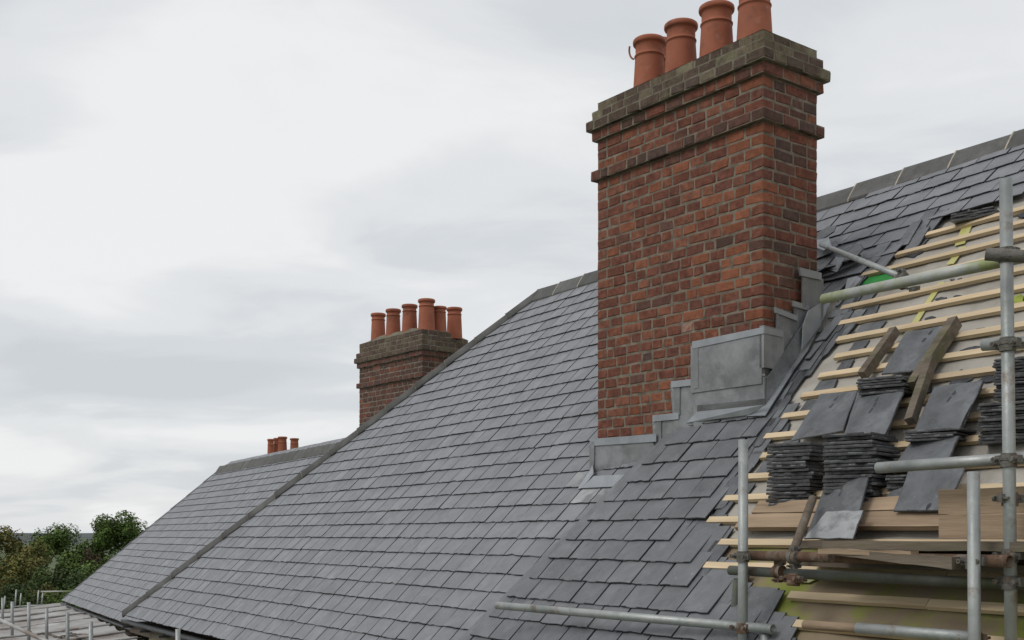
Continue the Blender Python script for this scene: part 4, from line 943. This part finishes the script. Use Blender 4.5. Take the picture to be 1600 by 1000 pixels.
stack(1528, 693, 630, .30, .30, 13, .20, 'slate in the lower stack behind the tall upright at the right edge', 'slates of the lower right stack')
stack(1552, 625, 560, .30, .30, 14, .20, 'slate in the upper stack at the right edge behind the tall upright', 'slates of the upper right stack')
stack(1486, 347, 334, .30, .26, 4, .155, 'slate in the small stack tucked under the last slate course near the ridge', 'slates of the stack near the ridge')

# ---------------------------------------------------------------- trees
def tree(x, ytop, d, rad, m, label, name='broadleaf_tree', n=5200, squash=.85, zb=-10.8, seed=0):
    rr = random.Random(seed); top = (HY - ytop) / FPX * d; X = (x - 800) / FPX * d; cz = top - rad * squash * 1.15
    root = empty(name, (X, d, zb), label, 'tree')
    mb = MB(); mb.tube((X, d, zb), (X + .2, d, cz - rad * .2), .34, 10, False, .2)
    for k in range(9):
        a = rr.uniform(0, 6.28); mb.tube((X + .1, d, zb + (cz - zb) * rr.uniform(.45, .9)), (X + math.cos(a) * rad * .75, d + math.sin(a) * rad * .75, cz + rr.uniform(-.5, .7) * rad * squash), .13, 6, False, .03)
    mb.build('trunk', 'bark', root)
    cl_ = []
    for k in range(46):
        a = rr.uniform(0, 6.28); u_ = rr.uniform(-1, 1) if k > 9 else rr.uniform(.75, 1); r = rad * rr.uniform(.55, .98); s = math.sqrt(1 - u_ * u_)
        cl_.append((X + math.cos(a) * s * r, d + math.sin(a) * s * r, cz + u_ * r * squash * (1.15 if u_ > 0 else 1.25), rad * rr.uniform(.16, .34)))
    vs = []; fs = []
    for k in range(int(n * 1.6)):
        cx_, cy_, cz_, cr = rr.choice(cl_); v = V((rr.gauss(0, 1), rr.gauss(0, 1), rr.gauss(0, 1))).normalized() * cr * rr.uniform(.35, 1.06) ** .5
        c = V((cx_, cy_, cz_)) + v; nn = (v.normalized() + V((rr.uniform(-.6, .6), rr.uniform(-.6, .6), rr.uniform(-.2, .9)))).normalized(); t = nn.orthogonal().normalized(); t.rotate(Matrix.Rotation(rr.uniform(0, 6.28), 3, nn)); bt = nn.cross(t)
        sz = rr.uniform(.07, .165) * d / 110; b0 = len(vs)
        vs += [c - t * sz - bt * sz * .3, c + bt * sz * .8, c + t * sz, c - bt * sz * .7 + nn * sz * .3]; fs.append((b0, b0 + 1, b0 + 2, b0 + 3))
    me = bpy.data.meshes.new('crown'); me.from_pydata([tuple(v - V((X, d, cz))) for v in vs], [], fs); me.materials.append(M[m])
    link('crown', me, root, loc=(X, d, cz))
tree(4, 828, 100, 4.2, 'leaf_olive', 'yellowing broad tree cut by the left edge of the picture', seed=1, n=8000)
tree(80, 826, 110, 3.9, 'leaf_green', 'middle green tree of the three tall ones behind the roofs', seed=2, n=8000)
tree(184, 811, 118, 3.9, 'leaf_green', 'tall fresh-green tree standing close to the roof edge', seed=3, n=9000)
tree(128, 862, 112, 2.6, 'leaf_brown', 'brownish low tree in the gap between the two green ones', seed=4, n=4000)
tree(40, 872, 82, 3.0, 'leaf_olive', 'low olive-green tree in front at the left', seed=5, n=6000)
tree(96, 888, 78, 2.9, 'leaf_dark', 'dark low tree in front of the middle one', seed=6, n=6000)
tree(160, 875, 90, 3.2, 'leaf_green', 'bushy green tree below the tall one by the roof', seed=7, n=6000)
tree(215, 852, 125, 3.6, 'leaf_dark', 'dark tree half hidden by the slate roof', seed=8, n=5000)
tree(-30, 868, 85, 3.4, 'leaf_dark', 'dark tree at the far left edge behind the rails', seed=9, n=5000)
tree(120, 915, 62, 2.2, 'leaf_green', 'small bright bush behind the far guard rail', name='bush_tree', seed=10, n=4000)
tree(20, 915, 62, 2.4, 'leaf_dark', 'dark bush behind the far guard rail at the left', name='bush_tree', seed=11, n=4000)
tree(70, 918, 64, 2.3, 'leaf_olive', 'olive bush behind the middle of the far guard rail', name='bush_tree', seed=12, n=4000)
